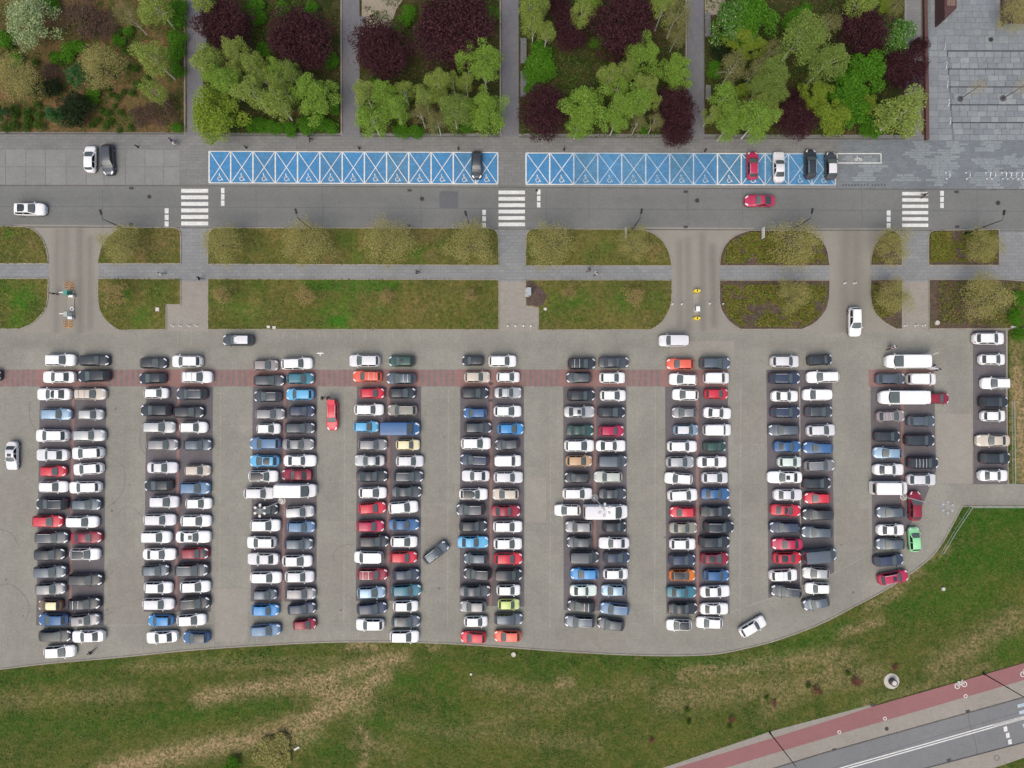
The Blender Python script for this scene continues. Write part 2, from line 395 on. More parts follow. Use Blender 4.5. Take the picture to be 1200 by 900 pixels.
# dark bay blocks of the double rows and their red spine
BAYS = [[(46.8, 452), (124.6, 452), (121.5, 733), (42.3, 733)], [(171.5, 452), (249.8, 452), (247.3, 717), (168.6, 717)], [(296.3, 452), (372, 452), (370.8, 705), (293.8, 705)],
        [(418.3, 452), (493.7, 452), (493.2, 704), (417, 704)], [(539.3, 452), (614, 452), (614.5, 711), (538.8, 709)], [(660, 452), (734, 452), (735.2, 716), (660.5, 715)],
        [(779.3, 452), (853, 452), (855, 719), (781, 719)], [(898, 433.5), (975, 433.5), (977.5, 671), (900.5, 702)], [(1020, 452), (1095, 452), (1097, 552), (1082, 590), (1062, 622), (1022.3, 648)], [(1140, 387), (1179.5, 387), (1180.5, 567.5), (1140.5, 567.5)]]
for q in BAYS: flat('bay_block', q, 0.004, m_bay)
for k, (x0, x1, y1) in enumerate(((86, 82, 733), (209.5, 206, 716), (334, 331.5, 705), (455.5, 454.5, 704), (575.5, 575, 709), (697, 697, 715), (817, 817.5, 719), (937, 938.5, 690), (1057, 1058, 600))):
    w = 3.2 if k != 7 else 1.4
    quad_list('bay_spine', stroke([(x0, 453), (x1, y1)], w), 0.008, m_redpave if k != 7 else m_palem)
# red band across the lot: solid between the bays, striped over the aisles
solid = [(44, 127), (168, 251), (293, 372), (415, 494), (536, 614), (657, 734), (776, 853), (1018, 1094)]
for a, b in solid: flat('red_band', rect(a, 433, b, 453), 0.010, m_redpave)
ais = [(-60, 44), (127, 168), (251, 293), (372, 415), (494, 536), (614, 657), (734, 776)]
for a, b in ais:
    flat('striped_band', rect(a, 433.2, b, 452.8), 0.006, m_greypave)
    n = max(1, int((b - a) / 6.1)); st = (b - a) / n
    quad_list('red_stripes', [rect(a + (i + .5) * st, 433.2, a + (i + 1) * st, 452.8) for i in range(n)], 0.010, m_redpave)
oil = []
for i in range(46):
    x, y = rnd.uniform(4, 1015), rnd.uniform(460, 735); r = rnd.uniform(.7, 2.0)
    if y > np.interp(x, [e[0] for e in EDGE], [e[1] for e in EDGE]) - 12: continue
    oil.append([(x + r * rnd.uniform(.5, 1.2) * math.cos(k * .785), y + r * rnd.uniform(.5, 1.2) * math.sin(k * .785)) for k in range(8)])
quad_list('oil_stain', oil, 0.0062, m_tyre_mark)
# short pale ticks and drainage lines in the aisles
ticks = []
for x in range(148, 470, 17): 
    yb = np.interp(x, [e[0] for e in EDGE], [e[1] for e in EDGE]); ticks += stroke([(x, yb - 9), (x, yb - 2.5)], 0.8)
for x in range(300, 500, 16): ticks += stroke([(x, 389), (x, 397)], 0.6)
for x in (208.3, 224.4): ticks += stroke([(x, 383), (x, 404)], 0.7)
quad_list('bay_tick', ticks, 0.005, m_palem)
jl = []
for x in (258.5, 404, 525.5, 645.5, 868, 768):
    jl += stroke([(x, 455), (x - 1, 735)], 0.7)
jl += stroke([(124, 733), (292, 730)], .6) + stroke([(250, 500), (296, 500)], .5) + stroke([(372, 612), (417, 612)], .5) + stroke([(855, 718), (900, 702), (977, 672), (1022, 648)], .9)
quad_list('paving_joint', jl, 0.0045, m_palem)
marks = []
for p in (spline([(124, 535), (138, 541), (146, 552), (145, 572), (138, 585), (124, 595)]), spline([(35, 470), (35, 490), (43, 507)]), spline([(137, 608), (142, 597), (150, 594), (158, 597), (167, 606)]), spline([(0, 686), (12, 685), (28, 697), (34, 712), (30, 728)]),
          spline([(0, 620), (14, 626), (22, 640)]), spline([(166, 500), (164, 520), (170, 532)]), spline([(391, 655), (392, 646), (399, 640), (416, 637)]), [(122, 679), (139, 664)], [(120, 722), (134, 716)]):
    marks += stroke(p, 0.5)
quad_list('tyre_mark', marks, 0.012, m_tyre_mark)

m_lotb = mat_paving('lot_paving_light', S(155, 151, 142), patch=0.06, var=0.10, grain=0.09); m_lotd = mat_paving('lot_paving_dark', S(144, 141, 133), patch=0.06, var=0.12, grain=0.09)
for i, q in enumerate((rect(661, 742, 738, 764), rect(785, 400, 860, 420), rect(498, 598, 536, 640), rect(374, 636, 402, 700), rect(1098, 485, 1139, 566), rect(860, 470, 897, 520), rect(126, 655, 166, 730), rect(616, 560, 640, 612), rect(980, 596, 1018, 640), rect(0, 560, 36, 612), rect(252, 690, 290, 752))):
    flat('paving_patch', q, 0.002, (m_lotd, m_lotb)[i % 3 == 1])
# lot edging kerb along the slope and the right-hand bays
def kerb_line(name, pts, wpx, hgt, mat, z0=0.0):
    v = [G(x, y, 0) for x, y in pts]; mb = MB()
    for a, b in zip(v[:-1], v[1:]):
        d = b - a; mb.box(((a.x + b.x) / 2, (a.y + b.y) / 2, z0 + hgt / 2), (d.length + 0.004, wpx * PX, hgt), math.atan2(d.y, d.x))
    return tag(mb.obj(name, [mat]), kind='structure')
kerb_line('kerb', EDGE[10:], 1.5, 0.07, m_kerb)
kerb_line('kerb', [(1088, 386.6), (1178.6, 386.6), (1178.6, 469), (1181.3, 567)], 1.1, 0.12, m_kerb)
flat('edge_footway', [(1128, 592.5), (1470, 592.5), (1470, 594.2), (1127, 594.2)], 0.004, m_kerb)
# lawn south of the lot, with the trodden, bare streaks seen on it
cut = [p for p in EDGE]
lawn = cut + [(1470, 594), (1470, 700), (1225, 768), (1152, 789), (1024, 826), (902, 861), (780, 900), (600, 1060), (-260, 1060)]
WEAR = [(spline([(120, 905), (180, 890), (260, 872), (330, 862), (372, 838), (420, 812), (448, 790)]), 11, 1.0), (spline([(235, 818), (300, 806), (360, 800), (430, 780), (470, 770)]), 9, .9),
        ([(360, 800), (420, 822)], 16, .9), ([(300, 862), (345, 848)], 10, .8), ([(330, 880), (372, 858)], 8, .6), (spline([(418, 850), (430, 865), (430, 890), (420, 905)]), 4, .7),
        ([(408, 756), (440, 758)], 6, .8), ([(505, 757), (512, 758)], 5, .7), ([(655, 800), (668, 801)], 6, .8), ([(150, 780), (480, 776)], 7, .32), ([(0, 822), (160, 812)], 9, .3),
        ([(800, 790), (980, 768)], 9, .55), ([(780, 820), (1030, 790)], 14, .45), ([(900, 830), (1000, 770)], 12, .42), ([(985, 742), (1030, 728)], 5, .75), ([(1040, 690), (1078, 668)], 6, .6),
        ([(1060, 690), (1020, 712)], 5, .6), ([(1100, 780), (1190, 725)], 14, .5), ([(560, 800), (640, 812)], 9, .35), ([(560, 850), (760, 800)], 10, .22), ([(470, 852), (700, 872)], 9, .24),
        ([(1040, 672), (1110, 645)], 5, .5), ([(1008, 828), (1160, 780)], 7, .35), ([(420, 870), (470, 880)], 10, .3)]
LUSH = [([(380, 790), (480, 800)], 12, .8), ([(410, 800), (420, 840), (500, 860)], 14, .6), ([(0, 800), (110, 788)], 8, .5), ([(0, 850), (120, 850)], 14, .6), ([(140, 848), (330, 826)], 9, .7), ([(350, 860), (398, 885)], 14, .6),
        ([(560, 780), (700, 790)], 12, .45), ([(790, 775), (880, 780), (990, 735)], 9, .9), ([(640, 775), (800, 778)], 8, .6), ([(1130, 610), (1200, 600), (1300, 600)], 26, 1.0), ([(1110, 660), (1200, 650), (1300, 660)], 30, .95), ([(1060, 710), (1150, 700)], 24, .75),
        ([(1000, 830), (1050, 815)], 8, .7), ([(510, 780), (540, 860)], 16, .5), ([(180, 778), (330, 768)], 5, .55), ([(1170, 765), (1230, 745)], 16, .8), ([(860, 890), (920, 840)], 8, .3), ([(0, 790), (200, 775)], 4, .4)]
gridded('lawn', lawn, -0.012, m_turf, 0.9, {'wear': [(a, r, v * .82) for a, r, v in WEAR], 'lush': LUSH})
gridded('lawn', [(1182, 386), (1470, 386), (1470, 566), (1182.6, 566)], 0.012, m_turf, 0.9, {'wear': [([(1192, 440), (1200, 560)], 12, .8), ([(1190, 400), (1194, 450)], 7, .5)], 'lush': [([(1187, 395), (1196, 395)], 7, .9), ([(1187, 480), (1190, 560)], 6, .9)]})

# ------------------------------------------------------------------ verge islands with kerbs
ISL = {
 'u1': [(-260, 263.6), (10, 265), (28, 266)] + arc(28, 306, 28.5, -86, -4, 8, 40) + [(57, 309), (-260, 309)],
 'u2': [(115, 309)] + spline([(115, 309), (116.5, 298), (121, 286), (129, 276), (141, 266.6)], 3) + arc(204, 275, 8, -90, 0, 4) + [(212, 309)],
 'u3': arc(254, 277, 10, 180, 270, 5) + arc(573.5, 278, 10.5, -90, 0, 5) + [(584.5, 311), (244, 309.6)],
 'u4': arc(627, 278.5, 10.5, 180, 270, 5) + [(752, 269)] + spline([(752, 269), (766, 274), (777, 283), (784, 296), (787.3, 311.5)], 3) + [(616, 311.3)],
 'u5': [(843, 311.6)] + spline([(843, 311.6), (845, 297), (852, 284), (863, 275.5), (878, 270)], 3) + [(940, 270)] + spline([(940, 270), (953, 274), (964, 283), (970, 296), (972, 311.6)], 3),
 'u6': [(1020, 311)] + spline([(1020, 311), (1021.5, 299), (1027, 285), (1034, 276), (1043, 269)], 3) + spline([(1043, 269), (1051, 272.5), (1055.5, 278), (1057, 286)], 3) + [(1057, 311)],
 'u7': arc(1096, 278, 8, 180, 270, 4) + [(1170.5, 269), (1171, 311), (1088, 311)],
 'l1': [(-260, 326.3), (57, 326.4), (56.6, 348)] + spline([(56.6, 348), (54, 360), (47, 371), (38, 379), (24, 385.6)], 3) + [(-260, 386)],
 'l2': [(115, 326.6), (211.8, 326.8), (211.8, 357), (195, 357), (195, 386.2), (140, 387)] + spline([(140, 387), (129, 380), (121, 371), (116.5, 361), (115, 348)], 3),
 'l3': [(243.8, 326.8), (584.6, 327.8), (584.6, 386.4), (243.8, 386)],
 'l4': [(616, 358.2), (616, 328), (787.3, 328.2), (787, 352)] + spline([(787, 352), (784, 364), (778, 374), (771, 381), (763, 386.3)], 3) + [(631, 386.8), (631, 361)],
 'l5': [(843, 328.3), (972.3, 328.3), (972, 346)] + spline([(972, 346), (969, 360), (963, 370), (954, 379), (940, 386)], 3) + [(868, 386)] + spline([(868, 386), (857, 379), (849, 370), (844, 360), (843, 348)], 3),
 'l6': [(1020, 328), (1057, 328), (1057, 385.6), (1050, 385.6)] + spline([(1050, 385.6), (1038, 379), (1028, 370), (1022, 359), (1020, 346)], 3),
 'l7': [(1088.3, 327.6), (1178, 327.6), (1200, 329.4), (1470, 331), (1470, 384.8), (1088.3, 385.4)],
}
V_LUSH = {'u1': [([(10, 274)], 6, .9), ([(20, 290)], 9, .3)], 'u2': [([(150, 280)], 10, .2)], 'u3': [([(405, 280)], 10, .6), ([(490, 300)], 10, .7), ([(515, 288)], 9, .4), ([(420, 300)], 10, .4), ([(300, 290)], 8, .3)],
          'u4': [([(710, 290)], 9, .6), ([(625, 295)], 8, .4), ([(690, 300)], 9, .3)], 'l1': [([(28, 352)], 18, .9), ([(5, 340)], 14, .7), ([(20, 375)], 14, .7)], 'l2': [([(150, 345)], 7, .9), ([(165, 372)], 16, .6), ([(185, 345)], 14, .4)],
          'l3': [([(395, 375)], 20, 1.0), ([(360, 335), (460, 335)], 9, .9), ([(260, 350), (300, 375)], 16, .5), ([(410, 345)], 12, .7), ([(450, 360)], 12, .5), ([(300, 335)], 10, .4), ([(575, 375)], 8, .3)],
          'l4': [([(730, 352)], 14, .8), ([(650, 360), (680, 350)], 14, .5), ([(640, 365)], 9, .5), ([(765, 352)], 10, .5)], 'l7': [([(1185, 372)], 22, .9), ([(1200, 345)], 12, .8), ([(1092, 380)], 4, .6)], 'u7': [([(1100, 297)], 8, .4)]}
V_WEAR = {'u2': [([(165, 295), (205, 280)], 12, .5)], 'u3': [([(390, 300)], 12, .5), ([(480, 277), (520, 272)], 7, .6), ([(505, 300)], 8, .5)], 'l3': [([(360, 346)], 10, .5), ([(454, 347)], 8, .5), ([(490, 360)], 18, .25), ([(300, 375)], 10, .3)],
          'l4': [([(617, 332), (622, 352)], 12, 1.0), ([(650, 380)], 12, .3), ([(760, 380)], 14, .3)], 'u1': [([(40, 285)], 12, .3)], 'u4': [([(765, 290)], 12, .4)]}
for k, p in ISL.items():
    beds = k in ('u5', 'l5', 'u6', 'l6', 'u7', 'l7')
    lu, we = V_LUSH.get(k, []), V_WEAR.get(k, [])
    gridded('planting_bed' if beds else 'grass_verge', p, 0.09, m_bedm if beds else m_verge, 0.7, {'lush': lu, 'wear': we})
    q = [c for i, c in enumerate(p) if i == 0 or math.hypot(c[0] - p[i - 1][0], c[1] - p[i - 1][1]) > 0.3]
    if math.hypot(q[0][0] - q[-1][0], q[0][1] - q[-1][1]) > 0.3: q = q + [q[0]]
    kerb_line('kerb', q, 1.1, 0.10, m_kerb)
flat('mulch_patch', [(617, 329), (624, 328.8), (642, 346), (634, 359.5), (617, 357)], 0.098, m_mulch)

# ------------------------------------------------------------------ garden paths between the beds
for x0, x1, ed in ((219.5, 238, 216.8), (402, 421.3, 400.2), (588.5, 607.8, 586.6), (806, 825, 804.4), (1060.2, 1080, 1061.3)):
    flat('garden_path', [(x0 - 1.5, -300), (x1 - 1.5, -300), (x1, 159), (x0, 159)], 0.0, m_path if x0 < 1000 else m_side)
    kerb_line('kerb', [(ed - 1, -300), (ed, 157.5)], 1.8, 0.08, m_pathlite)
    kerb_line('kerb', [(x1 - .7, -300), (x1 + .3, 157.5)], 0.8, 0.06, m_kerbd)
for a, b, y0, y1 in ((-400, 216, 156.4, 157.2), (238.3, 399.4, 158.8, 159), (421.5, 585.6, 160.2, 160.6), (608, 803.4, 161, 161.8), (825.2, 1060, 162, 163)):
    kerb_line('kerb', [(a, y0), (b, y1)], 1.0, 0.08, m_kerbd)
flat('sand_pit', spline([(424, -5), (470, -5), (464, 12), (458, 30), (450, 40), (432, 44), (424, 40)], 4), 0.0, m_sand)
flat('sand_pit', [(826, -5), (852, -5), (846, 8), (840, 17), (826, 18)], 0.0, m_sand)
flat('path_edge', [(1084.2, -60), (1088.3, -60), (1088.3, 162), (1084.2, 162)], 0.004, m_pathlite)

# ------------------------------------------------------------------ concrete bays on the left, panel by panel
lane = tag(bpy.data.objects.new('parking_lane', None), kind='structure'); link(lane)
def panel(name, x0, y0, x1, y1, z, mat, parent, gap=0.35, h=0.02):
    ps = [G(x, y, z) for x, y in rect(x0 + gap, y0 + gap, x1 - gap, y1 - gap)]
    top = [(p.x, p.y, z) for p in ps]; bot = [(p.x, p.y, z - h - .02) for p in ps]
    me = me_py(name, bot + top, [(4, 7, 6, 5)] + [(i, 4 + i, 4 + (i + 1) % 4, (i + 1) % 4) for i in range(4)], [mat])
    return mesh_obj(name, me, parent)
PXS = [-66, -42, -18, 6.5, 30.5, 53.3, 77.5, 101, 122, 147, 170, 192, 211]
for i in range(len(PXS) - 1):
    for (y0, y1) in ((175, 195.5), (195.5, 216.8)):
        panel('concrete_panel', PXS[i], y0, PXS[i + 1], y1, 0.018 + rnd.random() * .006, m_conc[rnd.randrange(3)], lane)

# ------------------------------------------------------------------ stone plaza: terraces slab by slab
plaza = tag(bpy.data.objects.new('plaza', None), kind='structure'); link(plaza)
flat('plaza_base', [(1085, -300), (1600, -300), (1600, 222), (983, 220.8), (983, 164), (1085, 163)], 0.005, m_setts)
rows = []
TER = [59.5, 80.5, 101.5, 122.5, 143.3, 164.5]
for k in range(5):
    y0, y1 = TER[k], TER[k + 1]; d = (y1 - y0 - 0.9) / 3
    for j in range(3): rows.append((y0 + .9 + j * d, y0 + .9 + (j + 1) * d, 1111 + k * 1.3, 1234, 0.16 if j == 0 else 0.05))
for y0, y1, xa, xb, hz in rows:
    x = xa + (rnd.random() * 5 if hz < .1 else 0)
    while x < xb:
        w = rnd.uniform(9, 12.5)
        panel('slab', x, y0, min(x + w, xb), y1, hz + rnd.random() * .012, m_slab[rnd.choice((0, 0, 1, 1, 2, 3))], plaza, 0.22, 0.16 if hz > .1 else .05); x += w
for k in range(15):
    y0 = 59.5 + k * 7; x = 1088.6
    for w in (rnd.uniform(9, 13), 30):
        panel('slab', x, y0, min(x + w, 1110.5 + k / 3 * 1.3 - .4), y0 + 7, 0.03 + rnd.random() * .01, m_slab[rnd.choice((0, 0, 1, 3))], plaza, 0.22, 0.03)
        x += w
        if x > 1110 + k / 3 * 1.3 - 2: break
y = -8
while y < 58:
    h = rnd.uniform(6, 9); x = 1088.6 + rnd.random() * 3
    while x < 1230:
        w = rnd.uniform(7, 12)
        panel('slab', x, y, x + w, min(y + h, 58.8), 0.03 + rnd.random() * .01, m_slab[rnd.choice((0, 0, 0, 1, 3, 3))], plaza, 0.22, .03); x += w
    y += h
quad_list('terrace_edge_shade', [q for k in range(5) for q in stroke([(1110 + k * 1.3, TER[k] + .2), (1234, TER[k] + .2)], 0.9)] + [q for k in range(5) for q in stroke([(1110.6 + k * 1.3, TER[k]), (1110.6 + k * 1.3, TER[k] + 6.4)], 1.1)], 0.022, m_drain)  # dark strips painted in as the shade along the step edges and ends
vs = []
y = 165.5
while y < 219:
    h = rnd.choice((2.2, 2.6, 3.2)); x = 984 + rnd.random() * 8
    while x < 1230:
        w = rnd.uniform(5, 13)
        d = mnoise.noise(Vector((x * .035, y * .06, 3.1))) + .25 * mnoise.noise(Vector((x * .11, y * .2, 1.7)))
        lim = 0.02 if x > 1085 else 0.16
        if d > lim and not (y > 210 and x < 1090): vs.append(rect(x, y, x + w - .7, y + h - .5))
        x += w
    y += h
for i, z in ((0, .008), (1, .011)):
    o = quad_list('sett_rows', vs[i::2], z, (m_sett2, m_slab[1])[i], plaza, kind='stuff')

# ------------------------------------------------------------------ road markings
def stripes(x0, x1, ys, hgt):
    st = tag(bpy.data.objects.new('crosswalk', None), kind='structure'); link(st)
    for y in ys: quad_list('stripe', [rect(x0, y, x1, y + hgt)], 0.010, m_white, st, None)
stripes(212.3, 244, [221.3 + i * 7.67 for i in range(6)], 4.5)
stripes(584.2, 615.2, [223.3 + i * 7.5 for i in range(6)], 4.3)
stripes(1057.3, 1087.8, [224.9 + i * 7.42 for i in range(6)], 4.0)
def dashes(x0, x1, ys, hgt):
    st = tag(bpy.data.objects.new('give_way_line', None), kind='structure'); link(st)
    for y in ys: quad_list('dash', [rect(x0, y, x1, y + hgt)], 0.010, m_white, st, None)
dashes(193, 197.6, (244, 251.7, 259.3), 6.1); dashes(259, 263, (220.2, 227.6, 235), 6.3)
dashes(565.2, 569.5, (246, 253.4, 261), 5.8); dashes(629.3, 633.3, (222, 229.5, 237), 6.0)
dashes(1039.2, 1043.6, (246.7, 254, 261.6), 5.8); dashes(1101.8, 1106, (223.6, 230.8, 238), 5.8)

def wheelchair_quads(cx, cy, s):
    """accessible symbol in px round (cx, cy), s px tall"""
    q = []; r = s * .27
    a = arc(cx, cy + s * .22, r, 20, 330, 14); q += stroke(a, s * .10)
    q += [[(cx - s * .06 + s * .09 * math.cos(t * math.pi / 4), cy - s * .48 + s * .09 * math.sin(t * math.pi / 4)) for t in range(8)]]
    q += stroke([(cx - s * .05, cy - s * .38), (cx - s * .02, cy + .02 * s), (cx + s * .24, cy + .04 * s), (cx + s * .36, cy + s * .40), (cx + s * .5, cy + s * .36)], s * .11)
    q += stroke([(cx - s * .03, cy - .15 * s), (cx + s * .2, cy - .13 * s)], s * .09)
    return q
XL = [245, 270.3, 296.4, 322.6, 348.7, 374.8, 401, 427, 453, 479, 505.2, 531.2, 557.3, 583.4]
XR = [616.4, 644.2, 672.4, 700.5, 728.6, 756.7, 784.8, 812.7, 840.8, 868.8, 896.8, 924, 951.5, 979]
for X, ya, yb in ((XL, (177.3, 178.7), (214.2, 215.6)), (XR, (179.3, 180.3), (216, 216.7))):
    for i in range(13):
        x0, x1 = X[i], X[i + 1]; t0, t1 = i / 13, (i + 1) / 13
        top0, top1 = [ya[0] + (ya[1] - ya[0]) * t for t in (t0, t1)]; bo0, bo1 = [yb[0] + (yb[1] - yb[0]) * t for t in (t0, t1)]
        b = flat('disabled_bay', [(x0, top0), (x1, top1), (x1, bo1), (x0, bo0)], 0.006, (m_blue, m_blue, m_blue3)[(i * 7) % 3] if (X is XL and i not in (7, 8, 9)) or (X is XR and i in (0, 1)) else (m_blue2, m_blue3)[i % 2])
        wm = m_white if X is XL or i in (0, 1, 8, 9) else m_whiteworn
        quad_list('cross_line', stroke([(x0 + 1, top0 + .8), (x1 - 1, bo1 - .8)], 0.85), 0.010, wm, b, None)
        quad_list('cross_line', stroke([(x1 - 1, top1 + .8), (x0 + 1, bo0 - .8)], 0.85), 0.0112, wm, b, None)
        quad_list('bay_border', stroke([(x0, top0), (x1, top1)], 1.0) + stroke([(x0, bo0), (x1, bo1)], 1.1), 0.0125, wm, b, None)
        quad_list('bay_divider', stroke([(x0, top0), (x0, bo0)], 1.5) + (stroke([(x1, top1), (x1, bo1)], 1.2) if i == 12 else []), 0.0138, wm, b, None)
        quad_list('wheelchair_symbol', wheelchair_quads(x0 + (x1 - x0) * .49, bo0 - 6.6, 8.2), 0.0145, wm, b, None)
mb_ = stroke([(981, 180), (1032.5, 180), (1032.5, 191), (981, 191), (981, 180)], 1.1)
st = quad_list('motorbike_bay_line', mb_, 0.013, m_white)
quad_list('motorbike_symbol', stroke(arc(1003.6, 187, 1.4, 0, 360, 8), .6) + stroke(arc(1008.6, 187, 1.4, 0, 360, 8), .6) + stroke([(1003.6, 187), (1005, 184.6), (1007.5, 186), (1008.6, 187)], .7) + stroke([(1005, 184.6), (1004.2, 182.6)], .7), 0.014, m_white, st, None)
# drain slots in front of the motorbike bay
quad_list('drain_slots', [q for x in list(np.arange(987, 1016, 3.6)) + list(np.arange(1021.5, 1038, 3.6)) for q in stroke([(x, 217.6), (x + 1.9, 216.2)], 1.2)], 0.009, m_drain)

# ------------------------------------------------------------------ street with a cycle path, lower right
def sheet(name, pts, z, m): return flat(name, pts, z, m)
sheet('kerb_strip', [(600, 959), (775, 900.5), (902, 857.5), (1022, 825.5), (1022, 829), (960, 848), (787.5, 902), (600, 966)], 0.002, m_footway)
sheet('cycle_path', [(600, 963.5), (787.5, 901), (960, 848), (1022, 828.2), (1200, 777), (1470, 698), (1470, 717), (1200, 797), (960, 867), (850, 900), (600, 976)], 0.004, m_cycle)
sheet('footway', [(600, 976), (850, 900), (960, 867), (1200, 797), (1470, 717), (1470, 737), (1200, 817), (960, 884), (921, 896), (600, 995)], 0.003, m_footway)
sheet('street', [(600, 995), (921, 896), (960, 884), (1200, 817), (1470, 737), (1470, 792), (1200, 870), (1078, 902), (600, 1045)], 0.0, m_road2)
sheet('footway', [(600, 1045), (1078, 902), (1200, 870), (1470, 792), (1470, 812), (1200, 888), (1165, 900), (600, 1067)], 0.003, m_footway)
sheet('lawn', [(600, 1067), (1165, 900), (1200, 888), (1470, 812), (1470, 1100), (600, 1100)], 0.0, m_turf)
kerb_line('kerb', [(600, 995), (921, 896), (960, 884), (1200, 817), (1470, 737)], 1.0, 0.06, m_kerbd)
kerb_line('kerb', [(600, 1045), (1078, 902), (1200, 870), (1470, 792)], 1.0, 0.06, m_kerbd)
cl = [(600, 1022), (990, 900), (1165, 850.5), (1200, 841), (1470, 763)]
quad_list('centre_line', [q for dy in (-1.4, 1.4) for q in stroke([(x, y + dy) for x, y in cl], 1.3)] + stroke([(1165, 850.4), (1200, 841), (1470, 763)], 2.6), 0.008, m_white)
quad_list('road_seam', stroke([(1134, 833), (1135.5, 845), (1143, 870), (1145.5, 884)], .8) + stroke([(960, 905), (1100, 862), (1200, 833)], .5), 0.004, m_patch)
st = tag(bpy.data.objects.new('give_way_line', None), kind='structure'); link(st)
for cx, cy in ((1178.3, 854.5), (1181, 862), (1183.5, 869.5)):
    quad_list('dash', [[(cx - 2.4, cy - 2.4), (cx + 1.6, cy - 3.6), (cx + 2.6, cy + 2.2), (cx - 1.6, cy + 3.2)]], 0.009, m_white, st, None)
st = tag(bpy.data.objects.new('crosswalk', None), kind='structure'); link(st)
for i in range(6):
    cx, cy = 1198 + i * 2.1, 826.5 + i * 7.6
    if i != 2: quad_list('stripe', [[(cx - 6, cy - .6), (cx + 26, cy - 9.4), (cx + 27, cy - 5.6), (cx - 5, cy + 3.2)]], 0.012, m_whiteworn, st, None)
def bike_quads(cx, cy, s, ang):
    q = stroke(arc(-.45, 0, .3, 0, 360, 12), .1) + stroke(arc(.45, 0, .3, 0, 360, 12), .1)
    q += stroke([(-.45, 0), (-.15, -.38), (.3, -.38), (.45, 0)], .1) + stroke([(-.15, -.38), (0, 0), (.3, -.38)], .1) + stroke([(-.45, 0), (0, 0)], .1) + stroke([(-.28, -.48), (-.05, -.48)], .12) + stroke([(.3, -.38), (.27, -.56), (.45, -.56)], .1)
    ca, sa = math.cos(ang), math.sin(ang)
    return [[(cx + s * (x * ca - y * sa), cy + s * (x * sa + y * ca)) for x, y in f] for f in q]
for c in ((1126, 803), (1203, 789)): quad_list('bicycle_symbol', bike_quads(c[0], c[1], 9.5, math.radians(-15)), 0.011, m_white)

# ------------------------------------------------------------------ drain gratings and manhole covers
DR = [(154, 220.5), (154, 263), (480, 223), (479, 264.8), (803.5, 224.6), (803.5, 265.8), (1121, 224.8), (1121.6, 265.8), (1022, 826), (977.6, 878.5), (1134, 833.3), (1112, 890.5), (575.6, 449.6), (575, 469.3)]
for i, (x, y) in enumerate(DR):
    p = G(x, y, 0); mb = MB(); rz = 0.28 if y > 700 else 0
    mb.box((p.x, p.y, 0.010), (.62, .36, .012), rz, 0)
    for k in range(4): 
        d = (-.2 + k * .135); mb.box((p.x + d * math.cos(rz), p.y + d * math.sin(rz), .019), (.05, .28, .008), rz, 1)
    tag(mb.obj('drain_grating', [m_drain, m_ironl]), kind='structure')
for x, y, r in ((175, 230.5, .33), (494.6, 233, .36), (817, 235, .36), (1169.5, 237.8, .36), (1161, 46.5, .36), (1039, 854, .3), (1168, 888, .4), (629, 223, .22)):
    p = G(x, y, 0); mb = MB(); mb.disc((p.x, p.y, 0.004), r, .012 if y > 60 else .05, 18, 0); mb.ring((p.x, p.y, 0.004), r * .82, r, .02 if y > 60 else .06, 18, 1)
    tag(mb.obj('manhole_cover', [m_drain if y != 888 else m_footway, m_ironl]), kind='structure')
for x, y in ((1037, 842), (983.6, 858), (1131.5, 815.6)):
    p = G(x, y, 0); mb = MB(); mb.ring((p.x, p.y, 0.004), .17, .27, .018, 18, 0); mb.disc((p.x, p.y, .003), .17, .008, 14, 1)
    tag(mb.obj('manhole_cover', [m_white, m_cycle]), kind='structure')
# ------------------------------------------------------------------ cars
def mat_paint(name, c, metal=0.0, rough=0.32):
    t = NT('paint_' + name); p = t.pos(); n = t.noise(1.6, 4, 0.6, p)
    t.base(t.ramp(n, [(0.3, tuple(v * .97 for v in c)), (0.7, tuple(min(.88, v * 1.05) for v in c))]))
    t.set(Roughness=rough, Metallic=metal); t.b.inputs['Coat Weight'].default_value = 0.15; t.b.inputs['Specular IOR Level'].default_value = 0.4; t.b.inputs['Coat Roughness'].default_value = 0.08
    return t.m
PAINT = {  # key: (name in labels, base colour)
 'w': ('white', (.79, .80, .80)), 'sv': ('silver-white', (.64, .645, .67)), 's': ('silver', (.42, .435, .45)), 'g': ('grey', (.23, .235, .25)), 'dg': ('dark-grey', (.074, .085, .10)),
 'k': ('black', (.034, .042, .053)), 'sl': ('slate-grey', (.10, .125, .155)), 'nv': ('navy', (.042, .058, .10)), 'bl': ('blue', (.045, .125, .28)), 'lb': ('pale-blue', (.26, .38, .50)),
 'st': ('steel-blue', (.11, .20, .33)), 'sb': ('sky-blue', (.12, .40, .66)), 'bb': ('bright-blue', (.05, .24, .54)), 'tl': ('teal', (.05, .17, .23)), 'r': ('red', (.54, .035, .06)), 'dr': ('dark-red', (.25, .022, .045)),
 'mg': ('crimson', (.42, .03, .085)), 'co': ('coral-red', (.66, .12, .075)), 'or': ('orange', (.60, .17, .03)), 'be': ('beige', (.52, .47, .40)), 'cr': ('cream', (.76, .68, .42)), 'tn': ('tan', (.50, .33, .20)),
 'br': ('brown', (.20, .13, .085)), 'gn': ('dark-green', (.035, .085, .075)), 'lm': ('lime-green', (.52, .64, .22)), 'mt': ('mint', (.62, .72, .66)), 'lg': ('light-green', (.28, .66, .34)), 'pg': ('grey-green', (.44, .48, .44)),
 'og': ('olive-grey', (.25, .245, .21)), 'tp': ('taupe', (.27, .245, .25))}
PM = {k: mat_paint(v[0].replace('-', '_'), v[1], 0.25 if k in ('s', 'g', 'dg', 'lb', 'sl') else 0.0) for k, v in PAINT.items()}
